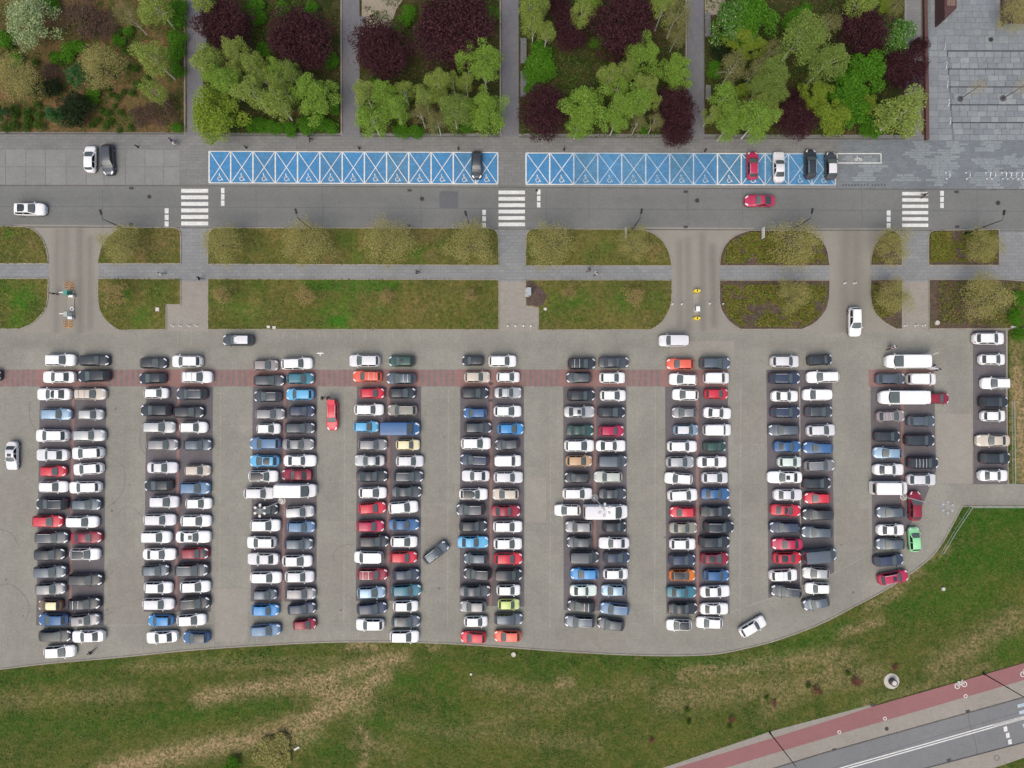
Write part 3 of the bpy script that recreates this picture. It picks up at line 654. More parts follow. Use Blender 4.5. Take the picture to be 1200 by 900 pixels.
m_glass = mat_plain('car_glass', (.095, .118, .120), 0.28, 0, .1); m_glass.node_tree.nodes['Principled BSDF'].inputs['Specular IOR Level'].default_value = 0.5
m_rearglass = mat_plain('rear_glass', (.05, .062, .066), 0.22, 0, .1)
m_sideglass = mat_plain('side_glass', (.015, .017, .02), 0.06, 0, .1)
m_black = mat_plain('black_plastic', (.018, .018, .02), 0.5, 0, .15)
m_panor = mat_plain('roof_glass', (.035, .042, .05), 0.2, 0, .1)
m_tyre = mat_plain('tyre_rubber', (.02, .02, .02), 0.85, 0, .15); m_rim = mat_plain('alloy_rim', (.4, .4, .42), 0.35, .7, .05)
m_lamp = mat_plain('headlight_glass', (.78, .80, .82), 0.15, 0, .03); m_tail = mat_plain('tail_light_red', (.42, .012, .02), 0.25, 0, .1)
m_rail = mat_plain('roof_rail_metal', (.66, .67, .69), 0.35, .3, .05)

TYPES = {  # L W H cowl xft xrt xrb belt deck
 'm': ('city car', 3.6, 1.64, 1.48, .785, .57, .135, .045, .90, .98), 'h': ('hatchback', 4.2, 1.78, 1.46, .765, .545, .15, .05, .90, .98), 's': ('saloon', 4.65, 1.80, 1.43, .72, .53, .29, .145, .90, 1.0),
 'e': ('estate', 4.65, 1.80, 1.47, .745, .55, .12, .045, .90, .98), 'u': ('SUV', 4.5, 1.86, 1.66, .765, .56, .13, .045, 1.02, 1.10), 'c': ('coupe', 4.5, 1.82, 1.32, .68, .50, .36, .12, .84, .92),
 'v': ('small van', 4.4, 1.82, 1.82, .80, .64, .025, .006, 1.02, 1.1), 'V': ('panel van', 5.4, 2.02, 2.35, .865, .70, .02, .004, 1.25, 1.3)}
NAME = {'m': 'city_car', 'h': 'hatchback', 's': 'saloon_car', 'e': 'estate_car', 'u': 'suv', 'c': 'coupe', 'v': 'small_van', 'V': 'panel_van'}
CARM = {}
def car_meshes(ty, var=0):
    nm, L, Wd, Hh, cw, ft, rt, rb, belt, deck = TYPES[ty]
    q_ = random.Random(var * 77 + ord(ty)); jj = lambda s: q_.uniform(-s, s) if var else 0.0
    cw += jj(.018); ft += jj(.028); rt += jj(.02) if ty not in 'vV' else 0; Hh += jj(.05); belt += jj(.025); nose = jj(.05); tw_ = jj(.03)
    van = ty in 'vV'
    plan = ([0, .012, .05, .13, .80, .90, .955, .985, 1.0], [.56 + tw_, .71 + tw_ * .6, .87, .985, 1, .975, .90 + nose * .3, .77 + nose, .58 + nose * 1.6])
    if ty == 'V': plan = ([0, .01, .03, .8, .93, .975, 1.0], [.94, .985, 1, 1, .95, .84, .66])
    tail = .80 if ty != 's' else .92
    zt = ([0, rb, rt, (rt + ft) / 2, ft, cw, .93, .985, 1.0], [tail, deck, Hh - .05, Hh, Hh - .04, deck + .01, belt - .05, belt - .18, belt - .32])
    if ty in 'sc': zt = ([0, .012, rb, rt, (rt + ft) / 2, ft, cw, .93, .985, 1.0], [.78, deck - .05, deck + .02, Hh - .05, Hh, Hh - .04, deck + .0, belt - .07, belt - .18, belt - .32])
    zb = ([0, .10, cw, 1.0], [belt + .03, belt + .02, belt, belt - .12])
    roofw = .735 if not van else (.86 if ty == 'v' else .90)
    rw = ([0, rb, rt, ft, cw, 1.0], [.92, .90 if ty not in 'sc' else .88, roofw, roofw - .005, .92, .92])
    st = sorted(set([round(v, 4) for a in (plan[0], zt[0], zb[0], rw[0]) for v in a] + [round(ft + (cw - ft) * .5, 4), round((rt + ft) / 2, 4), .62, .2]))
    I = lambda tb, f: float(np.interp(f, tb[0], tb[1]))
    def sec(f):
        hw = Wd / 2 * I(plan, f); z = I(zt, f); b = min(I(zb, f), z - .05); r = min(Wd / 2 * I(rw, f), Wd / 2 * .91) * I(plan, f)
        return [(hw * .93, .20), (hw * .99, .42), (hw, b - .17), (hw * .985, b - .05), (hw * .925, b), (r, z - .045), (r * .75, z - .012), (r * .4, z), (0, z + .006)]
    X = lambda f: (f - .5) * L
    def top(f, s, off=.012):
        p = sec(f); a = abs(s); r = p[5][0]
        z = float(np.interp(a, [0, .4, .75, 1], [p[8][1], p[7][1], p[6][1], p[5][1]])); return (X(f), r * s, z + off)
    def side(f, t, sg, off=.014):
        p = sec(f); y = p[4][0] + (p[5][0] - p[4][0]) * t; z = p[4][1] + (p[5][1] - p[4][1]) * t; return (X(f), sg * (y + off), z + off * .3)
    def patch(pts, nr, nc, flip=False): 
        return pts, [((r * nc + c, r * nc + c + 1, (r + 1) * nc + c + 1, (r + 1) * nc + c) if not flip else (r * nc + c, (r + 1) * nc + c, (r + 1) * nc + c + 1, r * nc + c + 1)) for r in range(nr - 1) for c in range(nc - 1)]
    out = {}
    # body shell
    vs = []; fs = []; mi = []
    for f in st:
        p = sec(f); ring = [(X(f), -y, z) for y, z in p[:-1]] + [(X(f), y, z) for y, z in p[::-1]]; vs += ring
    n = 17
    for i in range(len(st) - 1):
        for k in range(n - 1):
            a = i * n + k; fs.append((a, a + n, a + n + 1, a + 1)); mi.append(1 if k in (0, n - 2) else 0)
    fs += [tuple(range(n)), tuple(range((len(st) - 1) * n, len(st) * n))[::-1]]; mi += [0, 0]
    me = me_py('body', vs, fs, [PM['w'], m_black], True, mi); me.set_sharp_from_angle(angle=math.radians(38)); 
    bm = bmesh.new(); bm.from_mesh(me); bmesh.ops.recalc_face_normals(bm, faces=bm.faces[:]); bm.to_mesh(me); bm.free()
    out['body'] = me
    S9 = [-.9, -.75, -.4, 0, .4, .75, .9]
    rowsf = [(lambda s, j=j: (ft + .012) + (cw - .02 - .030 * s * s - ft - .012) * j) for j in (0, .5, .9, 1)]
    v_, f_ = patch([top(g(s), s) for g in rowsf for s in S9], 4, 7, True)
    out['windscreen'] = me_py('windscreen', v_, f_, [m_glass, m_black], True, [1 if i >= 12 else 0 for i in range(len(f_))])
    if not van:
        rowsb = [(lambda s, j=j: (rb + .008 + .012 * s * s) + (rt - .014 - rb - .008) * j) for j in (0, .5, 1)]
        v_, f_ = patch([top(g(s), s) for g in rowsb for s in S9], 3, 7, True); out['rear_window'] = me_py('rear_window', v_, f_, [m_rearglass], True)
    else:
        z0, z1 = belt + .05, Hh - .25; hw = Wd / 2 * .78
        out['rear_window'] = MB().box((-L / 2 - .012, 0, (z0 + z1) / 2), (.02, hw * 1.7, z1 - z0)).me('rear_window', [m_sideglass])
    def sidewin(fa0, fa1, fb0, fb1):
        v = []; f = []
        for sg in (-1, 1):
            v_, f_ = patch([side(f0 + (f1 - f0) * c / 4, t, sg) for t, f0, f1 in ((.03, fa0, fa1), (.5, (fa0 + fb0) / 2, (fa1 + fb1) / 2), (.96, fb0, fb1)) for c in range(5)], 3, 5, sg > 0)
            o = len(v); v += v_; f += [tuple(i + o for i in q) for q in f_]
            yield me_py('side_window', v_, f_, [m_sideglass], True)
    mid = ft - (ft - rt) * .42
    if ty == 'V': out['side_window'] = list(sidewin(.66, cw - .03, .67, ft + .02))
    elif ty == 'v': out['side_window'] = list(sidewin(.52, cw - .035, .52, ft + .0)) + list(sidewin(.08, .50, .08, .50))
    else: out['side_window'] = list(sidewin(mid + .01, cw - .055, mid + .01, ft - .005)) + list(sidewin(max(rb + .05, .05), mid - .012, rt + .015, mid - .012))
    for nm_, fr, sr, mat in (('headlight', [.895, .93, .965, .985], (.70, .97), m_lamp), ('tail_light', [.010, .018, .03, .042], (.80, .97), m_tail)):
        l = []
        for sg in (-1, 1):
            v_, f_ = patch([top(f, sg * (s - (.12 if nm_ == 'headlight' and f > .95 else 0)), .014) for f in fr for s in np.linspace(sr[0], sr[1], 3)], 4, 3, sg > 0)
            l.append(me_py(nm_, v_, f_, [mat], True))
        out[nm_] = l
    out['wing_mirror'] = []
    for sg in (-1, 1):
        mb = MB(); p = side(cw - .055, .12, sg, 0); mb.box((p[0], sg * (Wd / 2 + .07), p[2] + .05), (.15, .17, .13), 0, 0, .75); mb.box((p[0] + .02, sg * (Wd / 2 - .01), p[2]), (.06, .12, .04), 0, 1)
        out['wing_mirror'].append(mb.me('wing_mirror', [PM['w'], m_black]))
    r = .31 if ty not in 'uV' else .35
    mb = MB(); mb.tube([(0, -.11, 0), (0, .11, 0)], r, 18, 0); out['wheel'] = mb.me('wheel', [m_tyre]); out['rim'] = MB().tube([(0, -.118, 0), (0, .118, 0)], r * .62, 12, 0).me('rim', [m_rim])
    out['wheel_at'] = [(X(.185), Wd / 2 - .12, r), (X(.185), -Wd / 2 + .12, r), (X(.80), Wd / 2 - .12, r), (X(.80), -Wd / 2 + .12, r)]
    # optional pieces
    def tp(f0, f1, s, off, name, mat, ns=5):
        v_, f_ = patch([top(f, q, off) for f in np.unique([f0, min(max(f0, (rt + ft) / 2), f1), f1]) for q in np.linspace(-s, s, ns)], len(np.unique([f0, min(max(f0, (rt + ft) / 2), f1), f1])), ns, True)
        return me_py(name, v_, f_, [mat], True)
    out['sunroof'] = tp(ft - .16, ft - .035, .52, .014, 'sunroof', m_panor)
    out['sunroof_mid'] = tp((rt + ft) / 2 + .0, (rt + ft) / 2 + .11, .5, .014, 'sunroof', m_panor)
    out['roof_panel'] = tp(rt + .004, ft + .006, .95, .013, 'roof_panel', m_panor, 7)
    out['glass_roof'] = tp(rt + .10, ft + .012, .86, .014, 'glass_roof', m_panor, 7)
    v_, f_ = patch([top(f, s, .013) for f in (cw + .015, .93, .965) for s in np.linspace(-.86, .86, 5)], 3, 5, True); out['bonnet_panel'] = me_py('bonnet_panel', v_, f_, [m_panor], True)
    out['roof_rail'] = []
    for sg in (-1, 1):
        mb = MB(); mb.tube([top(f, sg * .90, o) for f, o in ((rt + .02, .01), (rt + .06, .06), ((rt + ft) / 2, .065), (ft - .06, .06), (ft - .02, .01))], .026, 6); out['roof_rail'].append(mb.me('roof_rail', [m_rail]))
    def bars(fr):
        l = []
        for f in fr:
            mb = MB(); a = top(f, -.96, .08); b = top(f, .96, .08); mb.tube([(a[0], a[1], a[2]), (a[0], 0, a[2] + .04), (b[0], b[1], a[2])], .035, 6)
            for q in (a, b): mb.tube([(q[0], q[1], q[2]), (q[0], q[1], q[2] - .1)], .02, 5)
            l.append(mb.me('roof_bar', [m_rail]))
        return l
    out['bar2'] = bars([rt + (ft - rt) * .27, rt + (ft - rt) * .68]); out['bar4'] = bars([rt + (ft - rt) * q for q in (.12, .36, .6, .84)])
    mb = MB(); a = top(rt + .005, -.9, 0); b = top(rt + .005, .9, 0); zz = a[2] + .05
    mb.add([(a[0], a[1], zz), (a[0], b[1], zz), (a[0] - .75, b[1], zz + .42), (a[0] - .75, a[1], zz + .42), (a[0], a[1], zz - .05), (a[0], b[1], zz - .05), (a[0] - .75, b[1], zz + .36), (a[0] - .75, a[1], zz + .36)], [(0, 3, 2, 1), (4, 5, 6, 7), (0, 1, 5, 4), (1, 2, 6, 5), (2, 3, 7, 6), (3, 0, 4, 7)])
    out['tailgate'] = mb.me('tailgate', [PM['w']])
    out['rear_door'] = []
    for sg in (-1, 1):
        mb = MB(); mb.box((-L / 2 - .38, sg * (Wd / 2 * .93 + .12), (Hh + .35) / 2), (.80, .05, Hh - .5), sg * -.35); out['rear_door'].append(mb.me('rear_door', [PM['w']]))
    CARM[(ty, var)] = out; return out

HEAD = {'E': 0, 'N': 90, 'W': 180, 'S': 270}
def make_car(px, py, Lm, head, col, ty, feats, label, group):
    nm, L, Wd, Hh = TYPES[ty][:4]; vr = rnd.randrange(5); M = CARM.get((ty, vr)) or car_meshes(ty, vr)
    p = G(px, py, 0.62); p.z = 0.012
    sx = min(1.22, max(.84, Lm / L)); sy = .94 * min(1.06, max(.95, 1 + (sx - 1) * .35))
    t = empty(NAME[ty], p, math.radians(head), label, 'van' if ty in 'vV' else 'car', group, (sx, sy, 1 + (sx - 1) * .25))
    pm = PM[col]
    def part(name, me, paint=False, loc=None):
        o = bpy.data.objects.new(name, me); COL.objects.link(o); o.parent = t
        if paint: o.material_slots[0].link = 'OBJECT'; o.material_slots[0].material = pm
        if loc: o.location = loc
        return o
    part('body', M['body'], True); part('windscreen', M['windscreen'])
    if not ('R' in feats): part('rear_window', M['rear_window'])
    for me in M['side_window']: part('side_window', me)
    for me in M['headlight']: part('headlight', me)
    for me in M['tail_light']: part('tail_light', me)
    for me in M['wing_mirror']: part('wing_mirror', me, True)
    for l in M['wheel_at']:
        wo = part('wheel', M['wheel'], False, l); ro = bpy.data.objects.new('rim', M['rim']); COL.objects.link(ro); ro.parent = wo
    if 'r' in feats:
        for me in M['roof_rail']: part('roof_rail', me)
    if 'b' in feats:
        for me in M['bar2']: part('roof_bar', me)
    if 'B' in feats:
        for me in M['bar4']: part('roof_bar', me)
    if 'S' in feats: part('sunroof', M['sunroof'])
    if 's' in feats: part('sunroof', M['sunroof_mid'])
    if 'P' in feats: part('roof_panel', M['roof_panel'])
    if 'G' in feats: part('glass_roof', M['glass_roof'])
    if 'K' in feats: part('bonnet_panel', M['bonnet_panel'])
    if 'D' in feats: part('tailgate', M['tailgate'], True)
    if 'O' in feats:
        for me in M['rear_door']: part('rear_door', me, True)
    if 'c' in feats:
        o = part('roof_panel', M['roof_panel']); o.material_slots[0].link = 'OBJECT'; o.material_slots[0].material = PM['cr']
    if 'l' in feats:
        o = part('roof_panel', M['roof_panel']); o.material_slots[0].link = 'OBJECT'; o.material_slots[0].material = PM['sv']
    return t
FT = {'r': 'with roof rails', 'b': 'with roof bars', 'B': 'with ladder roof bars', 'S': 'with sunroof', 's': 'with sunroof', 'P': 'with black roof', 'G': 'with glass roof', 'K': 'with black bonnet', 'D': 'with open tailgate', 'O': 'with open rear doors', 'c': 'with cream roof', 'l': 'with silver roof'}

# every parked car: zoom-window box u0 u1 v0 v1 (7.5x) | heading | colour | type | features | turn in degrees
CARS = {}
def cars(file, ox, oy, text, k=7.5):
    for ln in text.strip().splitlines():
        a = ln.split(); u0, u1, v0, v1 = map(float, a[:4]); fe = a[7] if len(a) > 7 and a[7] != '-' else ''; tw = float(a[8]) if len(a) > 8 else 0.0
        CARS.setdefault(file, []).append([ox + (u0 + u1) / 2 / k, oy + (v0 + v1) / 2 / k, ((u1 - u0) if a[4] in 'EW' else (v1 - v0)) / k, HEAD[a[4]] + tw, a[5], a[6], fe])
cars('1L', 0, 400, """400 670 112 218 E w u
378 668 258 370 W w s
328 630 405 525 W w s G
358 632 590 692 E lb e
320 608 765 890 W w u""")
cars('1L', 0, 510, """322 608 115 230 W sv s
358 585 265 365 E r m
345 600 400 503 E w h
325 605 547 657 W k u r
285 555 700 810 E r h""")
cars('1L', 0, 620, """308 605 20 125 E dg e r
302 575 165 275 E k h - 2
300 590 318 425 E sl u - 2
312 580 470 575 E g h - 2
340 552 615 715 W br m c
342 608 735 850 W bl h""")
cars('1L', 0, 720, """345 630 128 240 E k h P
388 665 260 388 E w h - 3""")
cars('1R', 0, 400, """700 965 120 215 E k e
693 973 250 357 W k u - 2
655 935 412 515 E be e b
688 912 597 688 E s m
635 930 772 880 E s e""")
cars('1R', 0, 510, """637 915 95 215 W w u - 2
645 910 235 355 W w h - 4
608 895 397 515 W w e - 2
625 890 555 660 E sl h
583 868 700 818 E w e""")
cars('1R', 0, 620, """630 898 20 125 E dr s - 2
617 880 163 272 E w h Pr
595 905 385 500 E k e
600 885 595 710 E k h b 2
615 880 740 853 E g h S 4""")
cars('1R', 0, 720, "635 922 128 250 W w s - 2")
cars('2L', 140, 400, """182 422 143 240 E k h
175 415 275 372 W k h - 2
218 432 408 503 E w m
190 467 552 660 W k u
200 495 705 803 E s e""")
cars('2L', 140, 510, """240 520 35 132 E g e
250 515 237 330 E sv s
220 475 385 493 W k h - 2
265 525 530 635 E sv u
212 500 690 793 E sv e""")
cars('2L', 140, 620, """190 460 12 120 E w u
212 500 165 272 E w s
198 440 312 410 E sl h - 2
218 468 457 565 E w h
203 485 602 708 E sv e
253 478 748 852 W bb m""")
cars('2L', 140, 700, "237 518 280 412 W w s - 4")
cars('2R', 140, 400, """465 733 120 233 W w u
545 820 257 370 E w u b
505 775 408 518 W dg u r
475 745 570 672 E k h -
530 775 705 805 E w h""")
cars('2R', 140, 510, """562 812 37 132 E sl h 
575 800 262 352 E be m
528 800 412 515 E st u
583 812 550 645 E w h
540 808 697 803 E w h""")
cars('2R', 140, 620, """500 803 10 122 E w s s
537 785 160 262 E dr h K
487 785 300 410 E dg u r
535 800 445 562 E w h - 2
530 800 590 702 E k u r 3
505 762 735 855 E w h - 3""")
cars('2R', 140, 700, "560 795 292 405 W bl h P")
cars('3L', 265, 400, """235 460 165 258 E tp h
242 515 293 395 E dg e
245 492 437 530 W dg h r
253 520 588 690 E g e
270 480 722 812 E w m""")
cars('3L', 265, 510, """210 485 20 125 W st u
207 470 170 280 W sb h G
197 460 305 413 E w h P
155 432 455 562 E sv e
240 458 605 695 E k m
212 480 732 847 E w u""")
cars('3L', 265, 620, """185 445 58 170 W w u r
187 468 205 315 W sv s
212 490 363 482 E w e
235 450 522 620 E sl m
222 468 652 765 E bb h""")
cars('3L', 265, 700, "212 482 225 345 E st e - 3")
cars('3R', 265, 400, """485 762 147 245 E w e - 2
530 775 278 375 E tl h
527 772 413 520 W sb h
550 780 567 660 E nv h
515 782 708 815 E dg e""")
cars('3R', 265, 510, """497 775 28 132 E g s
508 795 168 277 E w s
490 755 298 398 W dr s
442 798 420 545 E w V
515 775 618 728 E s e - 4
535 782 752 855 E st h""")
cars('3R', 265, 620, """508 765 75 180 E sl h
495 757 220 335 E w h
518 775 362 468 E sv h
512 792 507 620 E g e r
540 792 640 752 E nv e - 5
587 795 778 888 E dr m - 5""")
cars('4L', 390, 400, """145 420 115 228 W sv u
175 435 258 358 W co e b
235 455 405 508 E r m
187 450 545 655 E w e
182 405 703 797 E sb m""")
cars('4L', 390, 510, """220 480 35 132 E g e
190 460 172 272 W s s
205 483 308 408 E k s
228 475 447 560 E w h
222 468 580 698 E r h - 4
208 455 745 850 E mg h""")
cars('4L', 390, 620, """225 495 48 160 E k u
188 445 187 298 W w v
215 485 340 450 E dr e rb
212 465 497 612 E lb h - 2
210 478 637 750 E nv h - 4
203 455 783 890 W w h""")
cars('4R', 390, 400, """492 722 122 228 W gn h S
472 735 278 375 W sl h b
490 730 407 502 E k h
482 745 552 658 W og e r
425 770 705 825 E bl V""")
cars('4R', 390, 510, """555 765 35 132 E cr m
555 800 178 275 E sv h
532 798 308 415 E dg e r
520 782 440 550 E dg s
488 752 572 690 E w u - 4
490 760 732 838 E bl s""")
cars('4R', 390, 620, """508 745 57 160 E w h
500 742 190 300 E r h
523 763 345 448 E nv h - 2
512 780 483 588 E tl e - 2
530 752 622 725 E w m
515 770 752 860 E sl h G""")
cars('4R', 390, 700, "500 760 283 393 E w u")
cars('5L', 515, 400, """197 392 125 215 W k m
215 445 270 358 E be h
187 432 407 505 E k u
210 420 582 678 W bl m
213 460 712 805 E dg h""")
cars('5L', 515, 510, """187 453 20 122 E w u
180 440 165 270 W nv e r -3
195 443 307 405 W sv s
172 425 463 570 E w h P
147 402 598 705 W dg u r
172 420 747 845 E k h""")
cars('5L', 515, 620, """157 432 60 165 E sb s
213 425 207 305 W sl m
210 460 340 442 W k h r -2
175 450 485 598 E dg s
180 412 625 730 W g h -
215 425 757 860 E w m""")
cars('5L', 515, 700, "185 412 288 408 W r h - -2")
cars('5R', 515, 400, """428 678 118 230 E w u
500 707 268 360 E w m
482 722 410 495 E s s b
475 722 562 665 E w h
508 742 718 820 E bb h""")
cars('5R', 515, 510, """487 705 32 130 W dg h - 3
480 720 170 275 E w v
475 735 318 420 E sv e
465 700 472 562 W be h b
455 713 617 712 E dr s
470 730 750 852 E w e""")
cars('5R', 515, 620, """475 727 80 173 E w h
477 730 203 310 E r h
490 727 348 445 E k v
500 712 483 583 E w m
512 705 608 708 E lm m
477 735 735 840 E sl e -""")
cars('5R', 515, 700, "480 718 283 393 W co h")
cars('6L', 635, 400, """225 472 148 245 E k u b
213 437 272 368 W dg h
220 467 427 525 E k h
192 465 565 672 E s s s
225 447 735 828 E gn s""")
cars('6L', 635, 510, """195 460 35 147 E w u
208 443 175 275 E tn m
197 420 322 420 W k m
180 445 457 567 E w e
108 342 605 710 W w h
203 447 752 855 W g h""")
cars('6L', 635, 620, """217 440 63 163 W dg h
242 502 190 295 E dg v
250 502 335 447 W bb h
247 480 490 583 E mt s
222 470 620 730 W k h b -3
197 470 755 865 W sl e r -2""")
cars('6R', 635, 400, """497 765 133 238 E dg s
502 733 270 370 E w h
510 740 425 527 E w h
487 732 573 672 E k h
498 722 737 835 E mg h""")
cars('6R', 635, 510, """472 737 37 147 E w s
490 747 178 275 E sl v
455 708 318 412 W pg e
498 742 460 567 E dg s
362 752 600 735 E w V l
528 742 753 853 E k m""")
cars('6R', 635, 620, """497 768 68 172 W sv s
537 773 197 297 E nv h
537 758 345 438 E w m
520 737 490 583 W lb h
510 772 640 758 W st e r -5
485 727 775 890 W dg h - -8""")
cars('7L', 755, 400, """193 437 150 250 W co h
217 465 283 387 W w u - -2
245 477 415 525 W w h - -2
240 460 583 672 W g h
253 475 732 825 E lb m l""")
cars('7L', 755, 510, """200 465 45 150 E w e
188 437 185 285 E s h
177 425 320 440 W w h - -4
203 467 467 583 E w u - 3
225 450 625 722 W r m
215 465 765 860 E og s""")
cars('7L', 755, 620, """220 452 78 180 E w h
212 450 215 320 E nv h
217 450 352 453 E or h P
193 460 497 603 E tl s
208 468 643 745 E k s -
193 418 790 890 W w h P""")
cars('7R', 755, 400, """482 752 143 243 E sl u
517 745 275 370 E w v
525 735 413 510 E r m
517 765 572 687 E w s - -3
515 762 725 830 E w v""")
cars('7R', 755, 510, """515 717 50 147 E gn m
460 725 180 287 E w s
502 738 325 420 E sv h
495 750 468 560 E bl s
490 762 618 718 E k s
517 787 752 858 E k u r""")
cars('7R', 755, 620, """475 752 55 165 E k u
493 742 203 307 E dr h G
518 745 355 452 E bl h
487 752 487 602 E w s - 2
487 740 645 750 E w s
455 690 770 870 W w h - -2""")
cars('8L', 875, 400, """205 458 125 230 E sv u
195 465 272 378 E nv u r
218 448 430 533 E w s
205 468 577 668 E nv h r
187 463 730 830 W sl e""")
cars('8L', 875, 510, """237 475 52 145 E bl s
270 482 185 283 E mt m
180 483 313 423 W w s s
232 487 473 572 E sv s
207 475 597 718 E r s G -3
197 470 755 860 W nv e""")
cars('8L', 875, 610, """220 487 152 257 W mg s
230 482 275 378 E r h G
197 443 425 528 E w u b 2
210 485 562 678 W dg e r -5""")
cars('8R', 875, 400, """530 750 113 215 E k m - 4
525 812 258 367 W w e - 2
490 730 418 520 W w v
507 755 570 665 E dg h
522 778 730 832 E sv h - 2""")
cars('8R', 875, 510, """493 757 62 162 W bl h - -2
500 773 215 315 E g e r 2
490 738 370 470 E k h
505 735 500 603 W r h -
485 765 640 748 W k e""")
cars('8R', 875, 610, """477 755 48 155 W sl e - -2
480 782 235 367 E sl V - 5
487 728 410 508 W s h - -2
517 728 543 642 W w h
490 727 665 780 W sl h - 12""")
cars('9L', 1000, 400, """195 450 280 378 E sl h
210 635 430 555 W w V
200 450 605 710 E tp h b 2
180 410 787 882 E k h""")
cars('9L', 1000, 510, """173 425 108 203 W lb h - -2
172 442 247 355 E w s
148 465 400 520 E w V
200 452 625 725 W sl h
218 433 780 880 E w s""")
cars('9L', 1000, 590, """195 450 300 408 W sl h
175 440 440 550 E nv h - 5
213 482 590 706 E mg h Sr 10""")
cars('9R', 1000, 400, """275 638 115 240 W w V O
465 722 282 382 E w v
620 840 450 553 E dr h
470 715 655 745 E sl h
447 710 815 920 E k u""")
cars('9R', 1000, 510, "470 742 187 295 E k u B\n468 725 337 440 E sv h\n478 597 490 752 N dr h")
cars('9R', 1000, 590, "475 588 205 425 N lg m - 3")
cars('10', 1080, 380, "597 960 97 240 E w u\n668 980 345 480 E w h\n693 1020 625 760 W w u", 10)
cars('10', 1080, 460, "403 602 27 105 E k u\n415 590 125 203 E w h\n380 613 297 377 W be s\n407 622 420 500 E k h\n398 605 540 625 E w s", 6)

ORD = ['zeroth', 'first', 'second', 'third', 'fourth', 'fifth', 'sixth', 'seventh', 'eighth', 'ninth', 'tenth', 'eleventh', 'twelfth', 'thirteenth', 'fourteenth', 'fifteenth', 'sixteenth', 'seventeenth', 'eighteenth', 'nineteenth', 'twentieth']
LAB = {}; pend = []
for file, lst in CARS.items():
    lst.sort(key=lambda c: c[1])
    where = 'in the single file at right edge' if file == '10' else '%s file of %s double row' % ('left' if file[-1] == 'L' else 'right', ORD[int(file[:-1])])
    cn = lambda c: PAINT[c[4]][0]
    for i, c in enumerate(lst):
        ft = ' '.join(FT[f] for f in c[6][:1] if f in FT)
        me = '%s %s%s' % (cn(c), TYPES[c[5]][0], ' ' + ft if ft else '')
        if i == 0: nb = 'topmost above %s car' % cn(lst[1])
        elif i == len(lst) - 1: nb = 'lowest below %s car' % cn(lst[-2])
        else: nb = 'between %s and %s cars' % (cn(lst[i - 1]), cn(lst[i + 1]))
        lab = '%s %s, %s' % (me, nb, where)
        alt = '%s %s, %s from top, %s' % (cn(c), TYPES[c[5]][0], ORD[i + 1], where)
        if len(lab.split()) > 16: lab = lab.replace(' cars,', ',')
        pend.append((c, lab, alt)); LAB[lab] = LAB.get(lab, 0) + 1
for c, lab, alt in pend:
    if LAB[lab] > 1 or len(lab.split()) > 16: lab = alt
    s_ = math.hypot(*(G(c[0] + c[2], c[1], .7) - G(c[0], c[1], .7)).xy) * .985
    make_car(c[0], c[1], s_, c[3], c[4], c[5], c[6], lab, 'vehicles parked in the double rows')
def lone(px, py, L, head, col, ty, fe, label, grp='cars along the street and aisles'):
    make_car(px, py, L * PX * .985, head, col, ty, fe, label, grp)
lone(-15.3, 440, 34, 0, 'k', 'h', '', 'dark hatchback cut off by the left photo edge beside the red band')
lone(14.8, 534, 33.6, 270, 'sv', 's', 's', 'silver-white saloon with sunroof standing crosswise in the far left aisle')
lone(279.4, 398.7, 36.3, 180, 'dg', 'e', 'l', 'dark-grey estate with silver roof driving along the top aisle')
lone(788.9, 399.4, 34, 180, 'sv', 'v', '', 'silver-white small van in the top aisle below the yellow bollards')
lone(1001, 377, 35, 270, 'w', 'u', 'r', 'white SUV with roof rails leaving by the right-hand driveway')
lone(389.7, 487, 35, 270, 'r', 'e', 'Dr', 'red estate with open tailgate standing in the third aisle')
lone(510.7, 647.3, 33.5, 37, 'sl', 'e', 'r', 'slate-grey estate turning diagonally in the aisle right of the fourth double row')
lone(881.7, 734, 33.5, 30, 'w', 'e', '', 'white estate turning diagonally below the gap before the eighth double row')
lone(106.3, 186.4, 31.5, 90, 'w', 'h', '', 'white hatchback on the concrete bays at upper left')
lone(127, 187.2, 37, 274, 'dg', 'e', '', 'dark-grey estate beside the white hatchback on the concrete bays')
lone(35.5, 245.7, 37, 0, 'w', 'u', 'G', 'white SUV with dark glass roof driving on the street at left')
lone(890, 235.5, 35.5, 180, 'mg', 'c', '', 'crimson coupe driving on the street below the blue bays')
lone(558.8, 193.5, 33, 270, 'k', 'e', '', 'black estate alone in the left block of blue bays')
lone(881.6, 194, 33, 90, 'mg', 'h', 'r', 'crimson hatchback with roof rails in the right block of blue bays')
lone(912.3, 195.8, 37, 90, 'sv', 's', '', 'silver-white saloon in the blue bays beside the crimson hatchback')
lone(949.4, 192.3, 35, 90, 'k', 'e', 'r', 'black estate with roof rails in the right block of blue bays')
lone(973.5, 194.3, 32.5, 90, 'dg', 'h', 'l', 'dark-grey hatchback with silver roof in the last blue bay')
